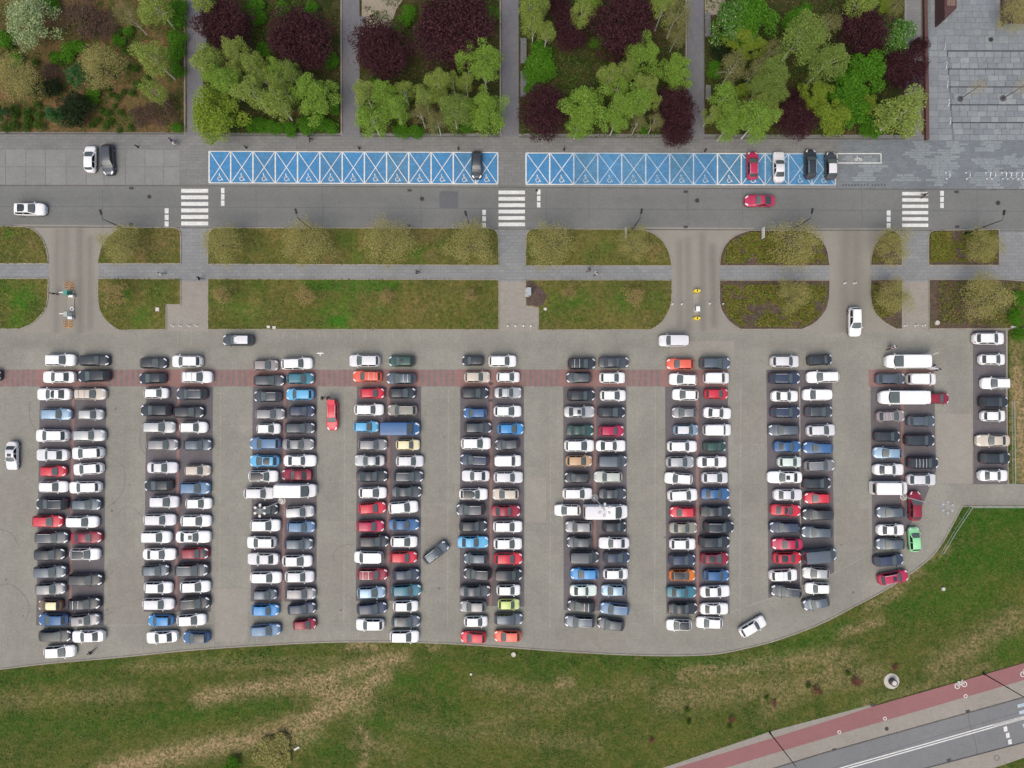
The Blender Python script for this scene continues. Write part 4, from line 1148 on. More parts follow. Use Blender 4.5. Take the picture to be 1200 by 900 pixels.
# ------------------------------------------------------------------ trees and shrubs
def L3(*cs): return [tuple(v for v in c) for c in cs]
LEAF = {
 'P': mat_leaf('purple_leaves', L3((.036, .014, .019), (.058, .021, .027), (.084, .029, .036), (.046, .017, .023))),
 'y': mat_leaf('yellow_green_leaves', L3((.17, .25, .04), (.26, .34, .06), (.21, .28, .065), (.31, .37, .10))),
 'b': mat_leaf('bright_green_leaves', L3((.14, .26, .03), (.22, .36, .045), (.18, .30, .05), (.27, .40, .075))),
 'g': mat_leaf('blue_green_leaves', L3((.13, .20, .035), (.21, .30, .06), (.17, .25, .05), (.26, .33, .09))),
 'V': mat_leaf('vivid_green_leaves', L3((.05, .16, .008), (.09, .25, .012), (.07, .19, .015), (.12, .30, .03))),
 'l': mat_leaf('lime_leaves', L3((.14, .23, .02), (.23, .33, .03), (.18, .26, .03), (.28, .34, .06))),
 'o': mat_leaf('olive_leaves', L3((.14, .15, .045), (.23, .23, .075), (.19, .18, .075), (.27, .26, .11))),
 'O': mat_leaf('budding_olive_leaves', L3((.25, .24, .07), (.38, .35, .11), (.31, .285, .11), (.44, .41, .18))),
 'T': mat_leaf('tan_twig_leaves', L3((.27, .19, .08), (.38, .27, .12), (.31, .25, .09), (.40, .31, .15))),
 'W': mat_leaf('white_blossom', L3((.14, .24, .06), (.42, .50, .26), (.12, .22, .05), (.62, .68, .45), (.18, .29, .08), (.50, .56, .34))),
 'w': mat_leaf('sparse_blossom', L3((.05, .16, .014), (.08, .22, .02), (.06, .18, .02), (.10, .24, .03), (.07, .2, .02), (.05, .16, .014), (.40, .46, .28), (.09, .22, .02))),
 'D': mat_leaf('dark_evergreen_leaves', L3((.014, .028, .010), (.026, .045, .016), (.020, .034, .012))),
 'C': mat_leaf('conifer_needles', L3((.035, .10, .028), (.06, .16, .045), (.045, .12, .04))),
 'M': mat_leaf('bare_brown_twigs', L3((.10, .062, .048), (.15, .095, .075), (.08, .05, .04), (.18, .12, .09))),
 'S': mat_leaf('shrub_leaves', L3((.035, .085, .010), (.055, .125, .014), (.07, .13, .02))),
 'R': mat_leaf('red_shrub_leaves', L3((.18, .055, .05), (.24, .085, .07), (.15, .08, .05))),
}
m_bark = mat_plain('grey_bark', (.10, .085, .07), .9, 0, .3, 6); m_birch = mat_plain('white_birch_bark', (.52, .50, .46), .85, 0, .3, 5); m_dbark = mat_plain('dark_bark', (.055, .04, .035), .9, 0, .3, 6)
def leaf_mesh(name, centers, size, mat, flatness=.55, seed=0, aspect=.75):
    g = np.random.default_rng(seed); n = len(centers); C_ = np.asarray(centers)
    nrm = g.normal(size=(n, 3)); nrm[:, 2] = np.abs(nrm[:, 2]) + flatness; nrm /= np.linalg.norm(nrm, axis=1)[:, None]
    u = np.cross(nrm, g.normal(size=(n, 3))); u /= np.linalg.norm(u, axis=1)[:, None]; w = np.cross(nrm, u)
    s = (size * g.uniform(.6, 1.35, n))[:, None]; su, sw = u * s * .5, w * s * .5 * aspect
    v = np.empty((n, 4, 3)); v[:, 0] = C_ - su; v[:, 1] = C_ - sw * .9 + su * .05; v[:, 2] = C_ + su; v[:, 3] = C_ + sw * .9 + su * .05
    me = bpy.data.meshes.new(name); me.vertices.add(4 * n); me.vertices.foreach_set('co', v.reshape(-1))
    me.loops.add(4 * n); me.loops.foreach_set('vertex_index', np.arange(4 * n, dtype=np.int32))
    me.polygons.add(n); me.polygons.foreach_set('loop_start', np.arange(0, 4 * n, 4, dtype=np.int32)); me.polygons.foreach_set('loop_total', np.full(n, 4, dtype=np.int32))
    me.update(); me.validate(); me.materials.append(mat); return me
def crown(seed, r, rz, zc, ncl, nleaf, leaf, mat, shell=.55, droop=0.0, clr=.36, spiky=0.0):
    g = np.random.default_rng(seed)
    d = g.normal(size=(ncl, 3)); d /= np.linalg.norm(d, axis=1)[:, None]; d[:, 2] = np.where(d[:, 2] < -.55, -d[:, 2], d[:, 2])
    rad = g.uniform(.25, 1, ncl) ** .5 * (1 - clr * .75); wob = 1 + .16 * np.sin(3 * np.arctan2(d[:, 1], d[:, 0]) + g.uniform(0, 6)) + .1 * np.sin(5 * np.arctan2(d[:, 1], d[:, 0]) + g.uniform(0, 6))
    cen = d * (rad * wob)[:, None]; cr = clr * g.uniform(.65, 1.25, ncl)
    k = g.choice(ncl, nleaf, p=cr ** 2 / np.sum(cr ** 2)); e = g.normal(size=(nleaf, 3)); e /= np.linalg.norm(e, axis=1)[:, None]
    e[:, 2] = np.where((e[:, 2] < 0) & (g.random(nleaf) < .6), -e[:, 2], e[:, 2])
    q = cen[k] + e * (cr[k] * (shell + (1 - shell) * g.random(nleaf) ** .5))[:, None]
    if spiky: 
        m = g.random(nleaf) < spiky; q[m] *= g.uniform(1.0, 1.18, m.sum())[:, None]
    nf = 1.0 / np.percentile(np.hypot(q[:, 0], q[:, 1]), 95); q[:, 0:2] *= nf; cen = cen * np.array([nf, nf, 1])
    q[:, 0:2] *= r; q[:, 2] = q[:, 2] * rz + zc - droop * np.hypot(q[:, 0], q[:, 1]) ** 2
    q[:, 2] = np.maximum(q[:, 2], .12)
    return leaf_mesh('crown', q, leaf, mat, .45, seed), cen * np.array([r, r, rz]) + np.array([0, 0, zc])
def trunk(cen, zc, r0, mat, ztop, n=9, seed=0, lean=.15):
    rr = random.Random(seed); mb = MB(); mb.tube([(0, 0, -.1), (lean * .2, 0, zc * .45), (lean * .4, lean * .3, zc), (lean, lean * .4, ztop)], [r0 * 1.25, r0 * .85, r0 * .6, r0 * .15], 8)
    idx = list(range(len(cen))); rr.shuffle(idx)
    for i in idx[:n]:
        c = cen[i]; z0 = max(.3, min(c[2] - .4, zc * rr.uniform(.35, 1.0)))
        mb.tube([(lean * .3, 0, z0), (c[0] * .55, c[1] * .55, (z0 + c[2]) / 2 + .1), (c[0], c[1], c[2])], [r0 * .42, r0 * .26, r0 * .08], 5)
    return mb.me('trunk', [mat])
# kind: mesh radius, crown height, half height, clumps, leaves, leaf size, bark, trunk radius, name, words
TK = {
 'P': (3.6, 3.4, 2.7, 46, 9000, .20, m_dbark, .16, 'purple_tree', 'purple-leaved tree', 'P', 2, dict(clr=.30, spiky=.12)),
 'y': (1.5, 4.8, 2.6, 34, 3000, .115, m_birch, .075, 'birch_tree', 'yellow-green birch', 'y', 3, dict(clr=.30, shell=.2)),
 'b': (1.6, 4.4, 2.4, 34, 3600, .12, m_birch, .08, 'birch_tree', 'bright green birch', 'b', 3, dict(clr=.30, shell=.25)),
 'B': (2.7, 4.2, 2.6, 56, 6500, .155, m_bark, .11, 'leafy_tree', 'large bright green tree', 'b', 2, dict(clr=.24, shell=.3)),
 'g': (2.0, 5.2, 3.0, 44, 5000, .12, m_birch, .085, 'birch_tree', 'blue-green birch', 'g', 2, dict(clr=.28, shell=.2)),
 'V': (2.5, 3.0, 2.2, 44, 5200, .17, m_bark, .11, 'leafy_tree', 'vivid green tree', 'V', 2, dict(clr=.25, shell=.35)),
 'l': (2.0, 3.6, 2.1, 44, 5400, .13, m_bark, .09, 'leafy_tree', 'lime green tree', 'l', 2, dict(clr=.27, shell=.3)),
 'o': (1.9, 5.0, 2.9, 44, 2600, .11, m_birch, .08, 'birch_tree', 'sparse olive birch', 'o', 3, dict(clr=.28, shell=.1)),
 'O': (3.2, 3.6, 2.3, 90, 5000, .115, m_bark, .10, 'budding_tree', 'budding olive tree', 'O', 3, dict(clr=.26, shell=.2, spiky=.2)),
 'T': (1.4, 2.0, 1.3, 36, 900, .11, m_bark, .05, 'young_tree', 'thin tan young tree', 'T', 2, dict(clr=.34, shell=.1, spiky=.3)),
 'W': (3.4, 3.2, 2.3, 54, 6500, .17, m_dbark, .13, 'blossom_tree', 'white-blossom tree', 'W', 1, dict(clr=.25, shell=.4, spiky=.35)),
 'w': (2.5, 3.4, 2.2, 32, 4600, .19, m_bark, .11, 'blossom_tree', 'green tree flecked with white blossom', 'w', 1, dict(clr=.33, shell=.45)),
 'D': (2.4, 1.7, 1.4, 34, 3800, .19, m_dbark, .1, 'evergreen_shrub', 'dark evergreen shrub', 'D', 2, dict(clr=.34, shell=.4)),
 'C': (1.5, 2.0, 1.8, 22, 1700, .19, m_dbark, .08, 'conifer', 'small green conifer', 'C', 2, dict(clr=.32, shell=.4, spiky=.35)),
 'M': (2.6, 1.1, 1.0, 46, 2600, .13, m_dbark, .06, 'bare_shrub', 'leafless brown shrub', 'M', 2, dict(clr=.26, shell=.1, spiky=.25)),
 'S': (0.6, .38, .42, 12, 330, .13, m_dbark, .03, 'round_shrub', 'low round green shrub', 'S', 3, dict(clr=.42, shell=.6)),
 'X': (1.6, .8, .75, 26, 1700, .18, m_dbark, .05, 'leafy_shrub', 'vivid green leafy shrub', 'V', 2, dict(clr=.36, shell=.5)),
 'Q': (2.0, .5, .5, 60, 6000, .16, m_dbark, .05, 'broad_shrub', 'broad olive-green shrub', 'O', 1, dict(clr=.26, shell=.6)),
 'R': (0.8, .35, .4, 12, 240, .14, m_dbark, .03, 'red_shrub', 'small reddish shrub', 'R', 2, dict(clr=.40, shell=.3)),
}
TM = {}
def tree_mesh(k, i):
    if (k, i) not in TM:
        r, zc, rz, ncl, nl, ls, bark, tr, nm, words, mk, nv, kw = TK[k]
        me, cen = crown(sum(map(ord, k)) * 17 + i * 101, r, rz, zc, ncl, int(nl * 1.45), ls * 1.04, LEAF[mk], **kw)
        TM[(k, i)] = (me, trunk(cen, zc, tr, bark, zc + rz * .75, 10 if r > 1 else 4, i, .12 if r > 1 else .02))
    return TM[(k, i)]
TREES = []
def tree(k, cx, cy, rpx, where): TREES.append((k, cx, cy, rpx, where))
BED = ['', 'far left shrub bed', 'second bed from left', 'third bed from left', 'fourth bed from left', 'fifth bed from left']
def bed(i, s):
    for it in s.split(';'):
        a = it.split(); tree(a[0], float(a[1]), float(a[2]), float(a[3]), BED[i])
bed(1, "W 37 26 27;O 119 78 24;O 21 93 24;o 152 20 13;y 182 8 17;y 181 70 16;y 180 107 11;C 94 90 13;C 65 135 10;D 88 126 19;D 62 102 11;D 48 106 8;C 3 132 8;M 95 18 26;M 122 28 18;M 190 130 19;M 165 136 13;M 62 88 13;X 109 113 9;X 205 24 12;X 208 44 10;X 205 62 11;X 80 62 10;X 92 56 8;X 66 68 7;X 20 70 8;X 207 10 11;X 5 45 10;X 60 4 10;X 209 82 8;X 208 150 6;X 140 48 7;X 150 36 6")
bed(1, ";".join("S %g %g %g" % (x / 5.4545, y / 5.4545, r / 5.4545) for x, y, r in ((755, 195, 30), (830, 235, 22), (770, 270, 28), (870, 440, 25), (945, 495, 26), (890, 545, 28), (850, 598, 24), (755, 630, 26), (712, 612, 20), (735, 682, 18), (775, 722, 24), (690, 722, 26), (648, 708, 22), (625, 770, 24), (685, 805, 30), (705, 780, 22), (590, 800, 20), (105, 700, 28), (95, 740, 24), (180, 715, 32), (175, 765, 28), (175, 815, 28), (250, 675, 24), (250, 740, 30), (255, 800, 32), (85, 805, 32), (40, 820, 28), (265, 585, 24), (120, 380, 28), (230, 405, 24), (340, 360, 26), (400, 400, 30), (70, 300, 26), (800, 330, 24), (820, 430, 22), (690, 570, 22), (790, 590, 18), (840, 820, 22), (760, 835, 18))))
bed(2, "P 266 30 29;P 351 50 34;y 243 73 15;b 254 91 13;y 277 62 12;b 268 99 14;y 298 79 11;y 296 110 15;y 307 90 11;b 323 82 11;g 341 87 12;y 327 121 16;y 329 100 11;B 369 116 23;l 254 136 25;y 278 84 9;y 240 3 12;X 306 147 9;X 322 150 9;X 358 148 10;X 386 150 9;X 372 142 9;X 268 140 8;X 300 10 10;X 330 12 9;X 310 60 9;X 304 22 8;X 366 12 9;X 387 72 9;X 295 148 7;X 340 152 8;X 392 128 6")
bed(3, "P 450 60 31;P 533 37 43;b 547 68 13;b 571 70 14;b 568 88 14;B 570 132 21;y 546 97 9;y 531 97 8;y 514 97 13;y 514 115 9;g 532 132 16;o 513 145 12;o 494 136 12;y 498 117 11;y 474 108 9;b 465 130 13;b 450 112 13;y 428 110 12;b 436 141 16;X 471 154 9;X 488 154 8;X 548 8 9;X 478 16 9;X 470 28 9;X 575 18 9;o 546 128 9;X 440 96 7;X 548 150 7")
bed(4, "y 621 9 13;y 625 29 12;y 640 40 10;y 634 9 9;P 653 7 13;P 669 38 21;P 728 29 35;P 635 132 26;P 789 128 22;P 793 152 19;y 682 15 12;b 695 4 9;X 630 72 15;X 640 84 12;X 624 92 12;X 634 60 11;B 753 69 19;B 792 86 18;B 687 127 23;b 676 149 11;y 715 90 12;y 733 86 10;b 724 103 11;y 757 103 12;b 729 125 14;b 748 120 14;b 720 145 11;o 766 144 10;o 746 146 9;y 762 118 9;y 777 11 14;o 792 20 18;o 793 43 12;X 700 50 8;X 764 4 9;X 755 150 6;X 620 104 6")
bed(5, "V 878 24 25;w 857 29 21;l 867 48 14;l 885 57 11;D 843 60 11;o 904 62 11;o 858 81 16;o 887 81 12;g 906 86 15;g 889 104 12;l 869 108 8;b 849 115 14;y 834 134 9;b 858 134 14;g 905 112 13;y 889 125 10;b 884 145 18;b 852 150 13;y 902 133 9;o 875 126 8;P 928 117 11;P 931 141 21;g 938 44 22;o 968 31 13;g 968 75 18;P 1008 37 26;P 1020 60 14;P 1060 82 23;P 1074 57 10;w 1050 42 18;V 1014 86 21;V 992 103 19;V 999 126 20;l 955 112 14;l 975 137 17;l 1016 126 11;y 1054 136 23;X 1019 152 11;y 1008 4 15;l 1032 9 12;o 1045 11 11;X 930 20 10;X 943 12 8;X 922 30 7;X 838 76 7;X 836 86 7;X 1032 148 8;D 1030 130 8")
for cx, cy, r in ((140, 285, 22), (262, 286, 22), (359, 285, 26), (455, 284, 27), (552.5, 287, 26), (645, 287, 25), (742, 284, 19), (930, 287, 28), (1045, 287, 21), (1151, 288, 20)): tree('O', cx, cy, r, 'upper verge below the street')
for cx, cy, r, k in ((133, 345, 15, 'T'), (262, 347, 12, 'T'), (357, 346, 12, 'T'), (454, 347, 9, 'T'), (552, 346, 8, 'T'), (666, 344, 9, 'T'), (742, 347, 12, 'T'), (928, 347, 19, 'O'), (1048, 347, 20, 'O'), (1155, 348, 27, 'O'), (1040, 339, 11, 'T')): tree(k, cx, cy, r, 'lower verge above the car park')
for cx, cy, r in ((1004, 799, 6), (957, 810, 5.5), (907, 824, 4), (858, 843, 4), (764, 868, 3.5), (1049, 782, 4)): tree('R', cx, cy, r, 'south lawn')
for cx, cy, r in ((994.6, 789, 3.2), (948, 803, 3.4), (898, 817, 2.5), (807, 846, 3), (805, 832, 3), (855, 851, 2.5)): tree('S', cx, cy, r, 'south lawn')
tree('O', 1190, 18, 20, 'planter box on the plaza')
tree('Q', 320, 882, 19, 'trodden slope at lower left'); tree('X', 272, 897, 9, 'trodden slope at lower left'); tree('X', 1190, 372, 9, 'right end of lower verge'); tree('X', 1196, 392, 8, 'right end of lower verge'); tree('X', 1194, 350, 8, 'right end of lower verge')
cnt = {}
for t in TREES: cnt.setdefault((t[0], t[4]), []).append(t)
for (k, where), ls in cnt.items():
    ls.sort(key=lambda t: t[1]); r, zc, rz, ncl, nl, lf, bark, tr, nm, words, mk, nv, kw = TK[k]
    for i, (k_, cx, cy, rp, w_) in enumerate(ls):
        rm = rp * PX * (1 - zc / H) * (1.20 if k in 'ygVlBbw' else 1.10); s = rm / r; sz = min(1.25, max(.6, s ** .6)) if r > 1 else s
        if k == 'O' and 'planter' in where: sz = .8
        p = G(cx, cy, zc * sz)
        n = len(ls)
        posn = '' if n == 1 else (('leftmost of %d' % n if i == 0 else 'rightmost of %d' % n if i == n - 1 else '%s from left of %d' % (ORD[i + 1], n) if i < 20 else '%s from right of %d' % (ORD[n - i], n)))
        lab = '%s%s, %s' % (words, (', ' + posn) if posn else '', where)
        t = empty(nm, (p.x, p.y, .02 if p.y > 0 or abs(p.y) < 1 else 0), rnd.uniform(0, 6.28), lab, 'shrub' if 'shrub' in nm else 'tree', None if n == 1 else words.replace('birch', 'birche') + 's of the ' + where, (s, s, sz))
        cm, tm = tree_mesh(k, rnd.randrange(nv))
        mesh_obj('crown', cm, t); mesh_obj('trunk', tm, t)

# ------------------------------------------------------------------ ground cover and tufts
def inside(poly, X, Y):
    r = np.zeros(len(X), bool); n = len(poly); j = n - 1
    for i in range(n):
        xi, yi = poly[i]; xj, yj = poly[j]
        with np.errstate(divide='ignore', invalid='ignore'): c = ((yi > Y) != (yj > Y)) & (X < (xj - xi) * (Y - yi) / (yj - yi) + xi)
        r ^= c; j = i
    return r
def vnoise(X, Y, sc, seed):
    g = np.random.default_rng(seed); T = g.random((128, 128)); x = X * sc; y = Y * sc; i = np.floor(x).astype(int); j = np.floor(y).astype(int); u = x - i; v = y - j; u = u * u * (3 - 2 * u); v = v * v * (3 - 2 * v)
    A = T[i % 128, j % 128]; B = T[(i + 1) % 128, j % 128]; C_ = T[i % 128, (j + 1) % 128]; D_ = T[(i + 1) % 128, (j + 1) % 128]
    return A * (1 - u) * (1 - v) + B * u * (1 - v) + C_ * (1 - u) * v + D_ * u * v
def scatter(name, poly, n, size, mat, z0, hgt, sc=.06, thr=.5, seed=1, label=None, cat=None):
    g = np.random.default_rng(seed); xs = [p[0] for p in poly]; ys = [p[1] for p in poly]
    X = g.uniform(min(xs), max(xs), n * 3); Y = g.uniform(min(ys), max(ys), n * 3)
    q = .65 * vnoise(X + 500, Y + 500, sc, seed) + .35 * vnoise(X + 500, Y + 500, sc * 3.3, seed + 1)
    m = inside(poly, X, Y) & (q > thr + g.normal(0, .04, len(X))); X, Y, q = X[m][:n], Y[m][:n], q[m][:n]
    P = np.array([G2(x, y, z0) for x, y in zip(X, Y)]); Z = z0 + hgt * np.clip((q - thr) * 4, .15, 1) * g.uniform(.5, 1, len(q))
    o = mesh_obj(name, leaf_mesh(name, np.column_stack([P, Z]), size, mat, .8, seed)); return tag(o, label, cat, None, 'stuff')
m_gc = mat_leaf('ground_cover_leaves', L3((.05, .11, .012), (.08, .14, .02), (.11, .11, .04), (.06, .14, .015), (.09, .16, .025)))
m_gcl = mat_leaf('litter_leaves', L3((.20, .11, .07), (.28, .17, .11), (.16, .095, .065), (.24, .17, .12)))
m_gcy = mat_leaf('yellow_ground_cover', L3((.09, .17, .014), (.16, .23, .02), (.24, .12, .05), (.12, .20, .02), (.24, .24, .05), (.20, .10, .06), (.08, .16, .015), (.22, .17, .03)))
m_tuft = mat_leaf('grass_blades', L3((.075, .13, .025), (.11, .16, .035), (.17, .165, .06), (.09, .15, .03), (.21, .18, .09)))
BP = [rect(-60, -60, 214.5, 155.5), rect(239.5, -60, 398.5, 157.5), rect(422.5, -60, 584.5, 159.5), rect(609, -60, 802.5, 160.5), rect(826.5, -60, 1059.5, 161)]
for i, p in enumerate(BP):
    a = (p[1][0] - p[0][0]) / 200
    scatter('ground_cover', p, int(11000 * a), .22, m_gc, .03, .35, .05, .50 if i != 2 else .56, 10 + i, 'low green ground cover in the %s' % BED[i + 1], 'ground cover')
    scatter('leaf_litter', p, int((5000 if i == 0 else 1300) * a), .20, m_gcl, .0, .05, .05, .40, 40 + i, 'brown leaf litter and bark in the %s' % BED[i + 1], 'leaf litter')
GCW = {'u5': 'left bed above the slab walk at the right drive', 'l5': 'left bed below the slab walk at the right drive', 'u6': 'narrow bed above the slab walk', 'l6': 'narrow bed below the slab walk', 'u7': 'right bed above the slab walk', 'l7': 'right bed below the slab walk'}
for j, k in enumerate(('u5', 'l5', 'u6', 'l6', 'u7', 'l7')):
    p = ISL[k]; cx = sum(q[0] for q in p) / len(p); cy = sum(q[1] for q in p) / len(p); q = [(cx + (x - cx) * .93, cy + (y - cy) * .86) for x, y in p]
    scatter('ground_cover', q, {'u6': 700, 'l6': 1100}.get(k, 7500), .24, m_gcy, .12, .3, .05, .33 if k in ('l5', 'u7', 'l7') else .40, 60 + j, 'yellow-green flowering ground cover, %s' % GCW[k], 'ground cover')
scatter('grass_tufts', [(x, y + 2) for x, y in EDGE if x > -60] + [(1205, 600), (1205, 770), (1152, 786), (1024, 823), (902, 857), (780, 899), (740, 912), (-60, 912)], 15000, .22, m_tuft, .0, .05, .02, .36, 90, 'grass tufts over the south lawn', 'grass')
m_weed = mat_leaf('weed_leaves', L3((.035, .09, .012), (.055, .13, .018), (.075, .14, .025), (.045, .11, .014)))
eb = [(x, y) for x, y in EDGE if x > -60]
scatter('weeds', [(x, y + 4) for x, y in eb if x < 1000] + [(x, y + 22) for x, y in eb[::-1] if x < 1000], 5200, .24, m_weed, .0, .22, .075, .56, 120, 'dark green weeds along the foot of the car park edge', 'weeds')
scatter('weeds', [(0, 800), (700, 800), (1000, 760), (1190, 700), (1190, 760), (900, 850), (600, 900), (0, 900)], 4200, .22, m_weed, .0, .14, .05, .64, 121, 'scattered weed patches over the open south lawn', 'weeds')
for k in ('u1', 'u2', 'u3', 'u4', 'l1', 'l2', 'l3', 'l4'):
    p = ISL[k]; w = max(q[0] for q in p) - max(-40, min(q[0] for q in p))
    scatter('grass_tufts', [(max(-40, x), y) for x, y in p], int(w * 12), .20, m_tuft, .10, .08, .05, .46, 100 + ord(k[1]) + ord(k[0]), 'grass tufts on the %s verge, %s island from left' % ('upper' if k[0] == 'u' else 'lower', ORD[int(k[1])]), 'grass')
# ------------------------------------------------------------------ street furniture
m_blackm = mat_plain('black_metal', (.02, .02, .022), .5, .2, .1); m_grey = mat_plain('galvanised_steel', (.42, .43, .44), .45, .5, .08); m_lightgrey = mat_plain('light_grey_metal', (.58, .60, .60), .5, .2, .06)
m_wood = mat_plain('weathered_plank', (.15, .15, .16), .85, 0, .25, 8); m_corten = mat_plain('rusted_steel', (.075, .036, .036), .8, .1, .3, 4); m_corten2 = mat_plain('rusted_steel_roof', (.10, .05, .045), .8, .1, .3, 4)
m_brownb = mat_plain('brown_slats', (.19, .13, .10), .8, 0, .3, 9); m_yellow = mat_plain('yellow_plastic', (.78, .60, .03), .5, 0, .08); m_green = mat_plain('green_plastic', (.06, .26, .20), .5, 0, .1)
m_whitep = mat_plain('white_plastic', (.74, .75, .74), .45, 0, .05); m_concrete = mat_plain('concrete', (.46, .44, .40), .9, 0, .15, 4); m_orange = mat_plain('orange_plastic', (.62, .36, .12), .5, 0, .1)
m_cab = mat_plain('cabinet_grey', (.33, .37, .41), .5, .1, .06); m_rail2 = mat_plain('railing_paint', (.34, .40, .36), .5, .2, .08); m_steelw = mat_plain('stainless_tube', (.72, .73, .74), .3, .4, .04)
m_stone = mat_plain('pale_stone', (.55, .53, .48), .9, 0, .1, 5)
def single(name, mb, mats, loc, label, cat, group=None, rz=0.0):
    o = mb.obj(name, mats); o.location = loc; o.rotation_euler = (0, 0, rz); return tag(o, label, cat, group)

# street lamps along the verge: dark post, short arm, head
def street_lamp(bx, by, h, arm, label, grp):
    t = empty('street_lamp', G(bx, by, .09), 0, label, 'street lamp', grp)
    MB().tube([(0, 0, 0), (0, 0, h * .5), (0, 0, h)], [.085, .07, .05], 8).obj('post', [m_blackm], t)
    MB().disc((0, 0, 0), .14, .5, 10).obj('post_base', [m_blackm], t)
    d = Vector(arm).normalized()
    MB().tube([(0, 0, h - .05), (d.x * .45, d.y * .45, h + .12), (d.x * .8, d.y * .8, h + .1)], .03, 6).obj('arm', [m_blackm], t)
    MB().box((d.x * 1.05, d.y * 1.05, h + .09), (.75, .30, .12), math.atan2(d.y, d.x), 0, .8).obj('lamp_head', [m_blackm], t)
    MB().tube([(0, 0, h * .55), (-d.x * .3, -d.y * .3, h * .57)], .025, 5).obj('bracket', [m_blackm], t)
for i, (x, y, h, w) in enumerate(((150.5, 270, 6.4, 'beside the budding tree left of the first crosswalk'), (364.5, 268.5, 6.2, 'at the second long verge tree from left'), (551.5, 271, 6.2, 'just left of the middle crosswalk'), (741, 268.8, 6.2, 'on the verge right of the middle crosswalk'), (927.5, 269.3, 6.6, 'on the bed with purple mulch edge'), (1130.5, 274, 7.9, 'right of the last crosswalk'))):
    street_lamp(x, y, h, (-.3 if x < 600 else .2, 1, 0), 'thin black street lamp %s' % w, 'black street lamps along the verge')
for x, y, h, w in ((1152, 789, 9.2, 'nearest the bicycle symbol on the cycle path'), (902, 858.5, 9.2, 'on the grass edge left of the red cycle path')):
    street_lamp(x, y, h, (.2, -1, 0), 'tall black street lamp %s' % w, 'tall lamps along the cycle path')
# floodlight masts in the car park
def mast(bx, by, h, label):
    t = empty('light_mast', G(bx, by, .01), 0, label, 'light mast', 'floodlight masts in the car park')
    MB().ring((0, 0, 0), .38, .52, .10, 22).obj('base_ring', [m_stone], t); MB().disc((0, 0, 0), .30, .25, 14).obj('foot', [m_grey], t)
    MB().tube([(0, 0, 0), (0, 0, h * .6), (0, 0, h)], [.08, .065, .05], 8).obj('pole', [m_lightgrey], t)
    for k in range(6):
        a = k * math.pi / 3 + .5; c, s = math.cos(a), math.sin(a)
        arm = MB().tube([(c * .05, s * .05, h - .1), (c * .55, s * .55, h + .05)], .022, 6).obj('lamp_arm', [m_grey], t)
        MB().box((c * .72, s * .72, h + .02), (.40, .34, .12), a, 0, .85).obj('floodlight', [m_grey], t)
mast(330.6, 586.7, 9.0, 'floodlight mast over the black city car in the third double row')
mast(697, 583.4, 11.0, 'floodlight mast over the long white van in the sixth double row')
mast(1058.7, 582, 10.3, 'floodlight mast leaning over the crimson car at the ninth double row')

# benches
def bench(x0, y0, x1, y1, label):
    c = G((x0 + x1) / 2, (y0 + y1) / 2, 0); w = (x1 - x0) * PX; l = (y1 - y0) * PX
    t = empty('bench', (c.x, c.y, 0), 0, label, 'bench', 'plank benches along the garden paths')
    for k in range(4): MB().box((-w / 2 + w * (k + .5) / 4, 0, .44), (w / 4 - .03, l, .06)).obj('plank', [m_wood], t)
    for s in (-1, 1): MB().box((0, s * l * .36, .205), (w * .8, .12, .41)).obj('leg', [m_concrete], t)
for a in ((421.4, 21, 428.6, 46, 'dark plank bench beside the sandy patch in the third bed'), (609.8, 46, 617, 76, 'dark plank bench beside the fourth bed, upper of the pair'), (609.8, 85, 617, 115, 'dark plank bench beside the fourth bed, lower of the pair'),
          (825.4, 17, 832, 45, 'dark plank bench beside the fifth bed near the white blossom'), (826, 101, 832, 118, 'short dark bench lower down beside the fifth bed'), (238.6, 42, 243.6, 57, 'short dark bench under the first purple tree')): bench(*a)

# rusted steel wall, kiosk, planter on the plaza
a, b = G(1082.2, -40, 0), G(1082.2, 164.5, 0); w = empty('low_wall', (a.x, (a.y + b.y) / 2, 0), 0, 'long dark rust-coloured steel wall at the plaza edge', 'wall')
MB().box((0, 0, .25), (3.6 * PX, abs(a.y - b.y), .5)).obj('wall_body', [m_corten], w); MB().box((0, 0, .515), (3.9 * PX, abs(a.y - b.y) + .1, .03)).obj('coping', [m_corten2], w)
kp = [(1107, -40), (1121, -40), (1121, 9.5), (1109, 21.5), (1107, 22)]
kk = empty('steel_kiosk', G(1106, 0, 0), 0, 'rust-brown steel kiosk with slanted corner at the top of the plaza', 'kiosk'); k0 = G(1106, 0, 0)
hk = 2.4; ps = [G(x, y, hk) for x, y in kp][::-1]; n = len(ps)
vs = [(p.x - k0.x, p.y - k0.y, z) for z in (0, hk) for p in ps]; mbk = MB(); mbk.add(vs, [tuple(range(n))[::-1], tuple(range(n, 2 * n))] + [(i, (i + 1) % n, (i + 1) % n + n, i + n) for i in range(n)]); mbk.obj('wall', [m_corten], kk)
for i in range(5):
    q = G(1110.5 + i * 1.9, -14, hk); MB().box((q.x - k0.x, q.y - k0.y, hk + .03), (.19, 5.2, .05)).obj('slat', [m_brownb], kk)
pl = empty('planter_box', G(1186, 14, 0), 0, 'square dark planter box under the tree on the plaza', 'planter')
for dx, dy, sx, sy in ((-1.65, 0, .2, 3.5), (1.65, 0, .2, 3.5), (0, 1.65, 3.1, .2), (0, -1.65, 3.1, .2)): MB().box((dx, dy, .3), (sx, sy, .6)).obj('panel', [m_corten], pl)
MB().box((0, 0, .25), (3.1, 3.1, .44)).obj('soil', [m_mulch], pl)
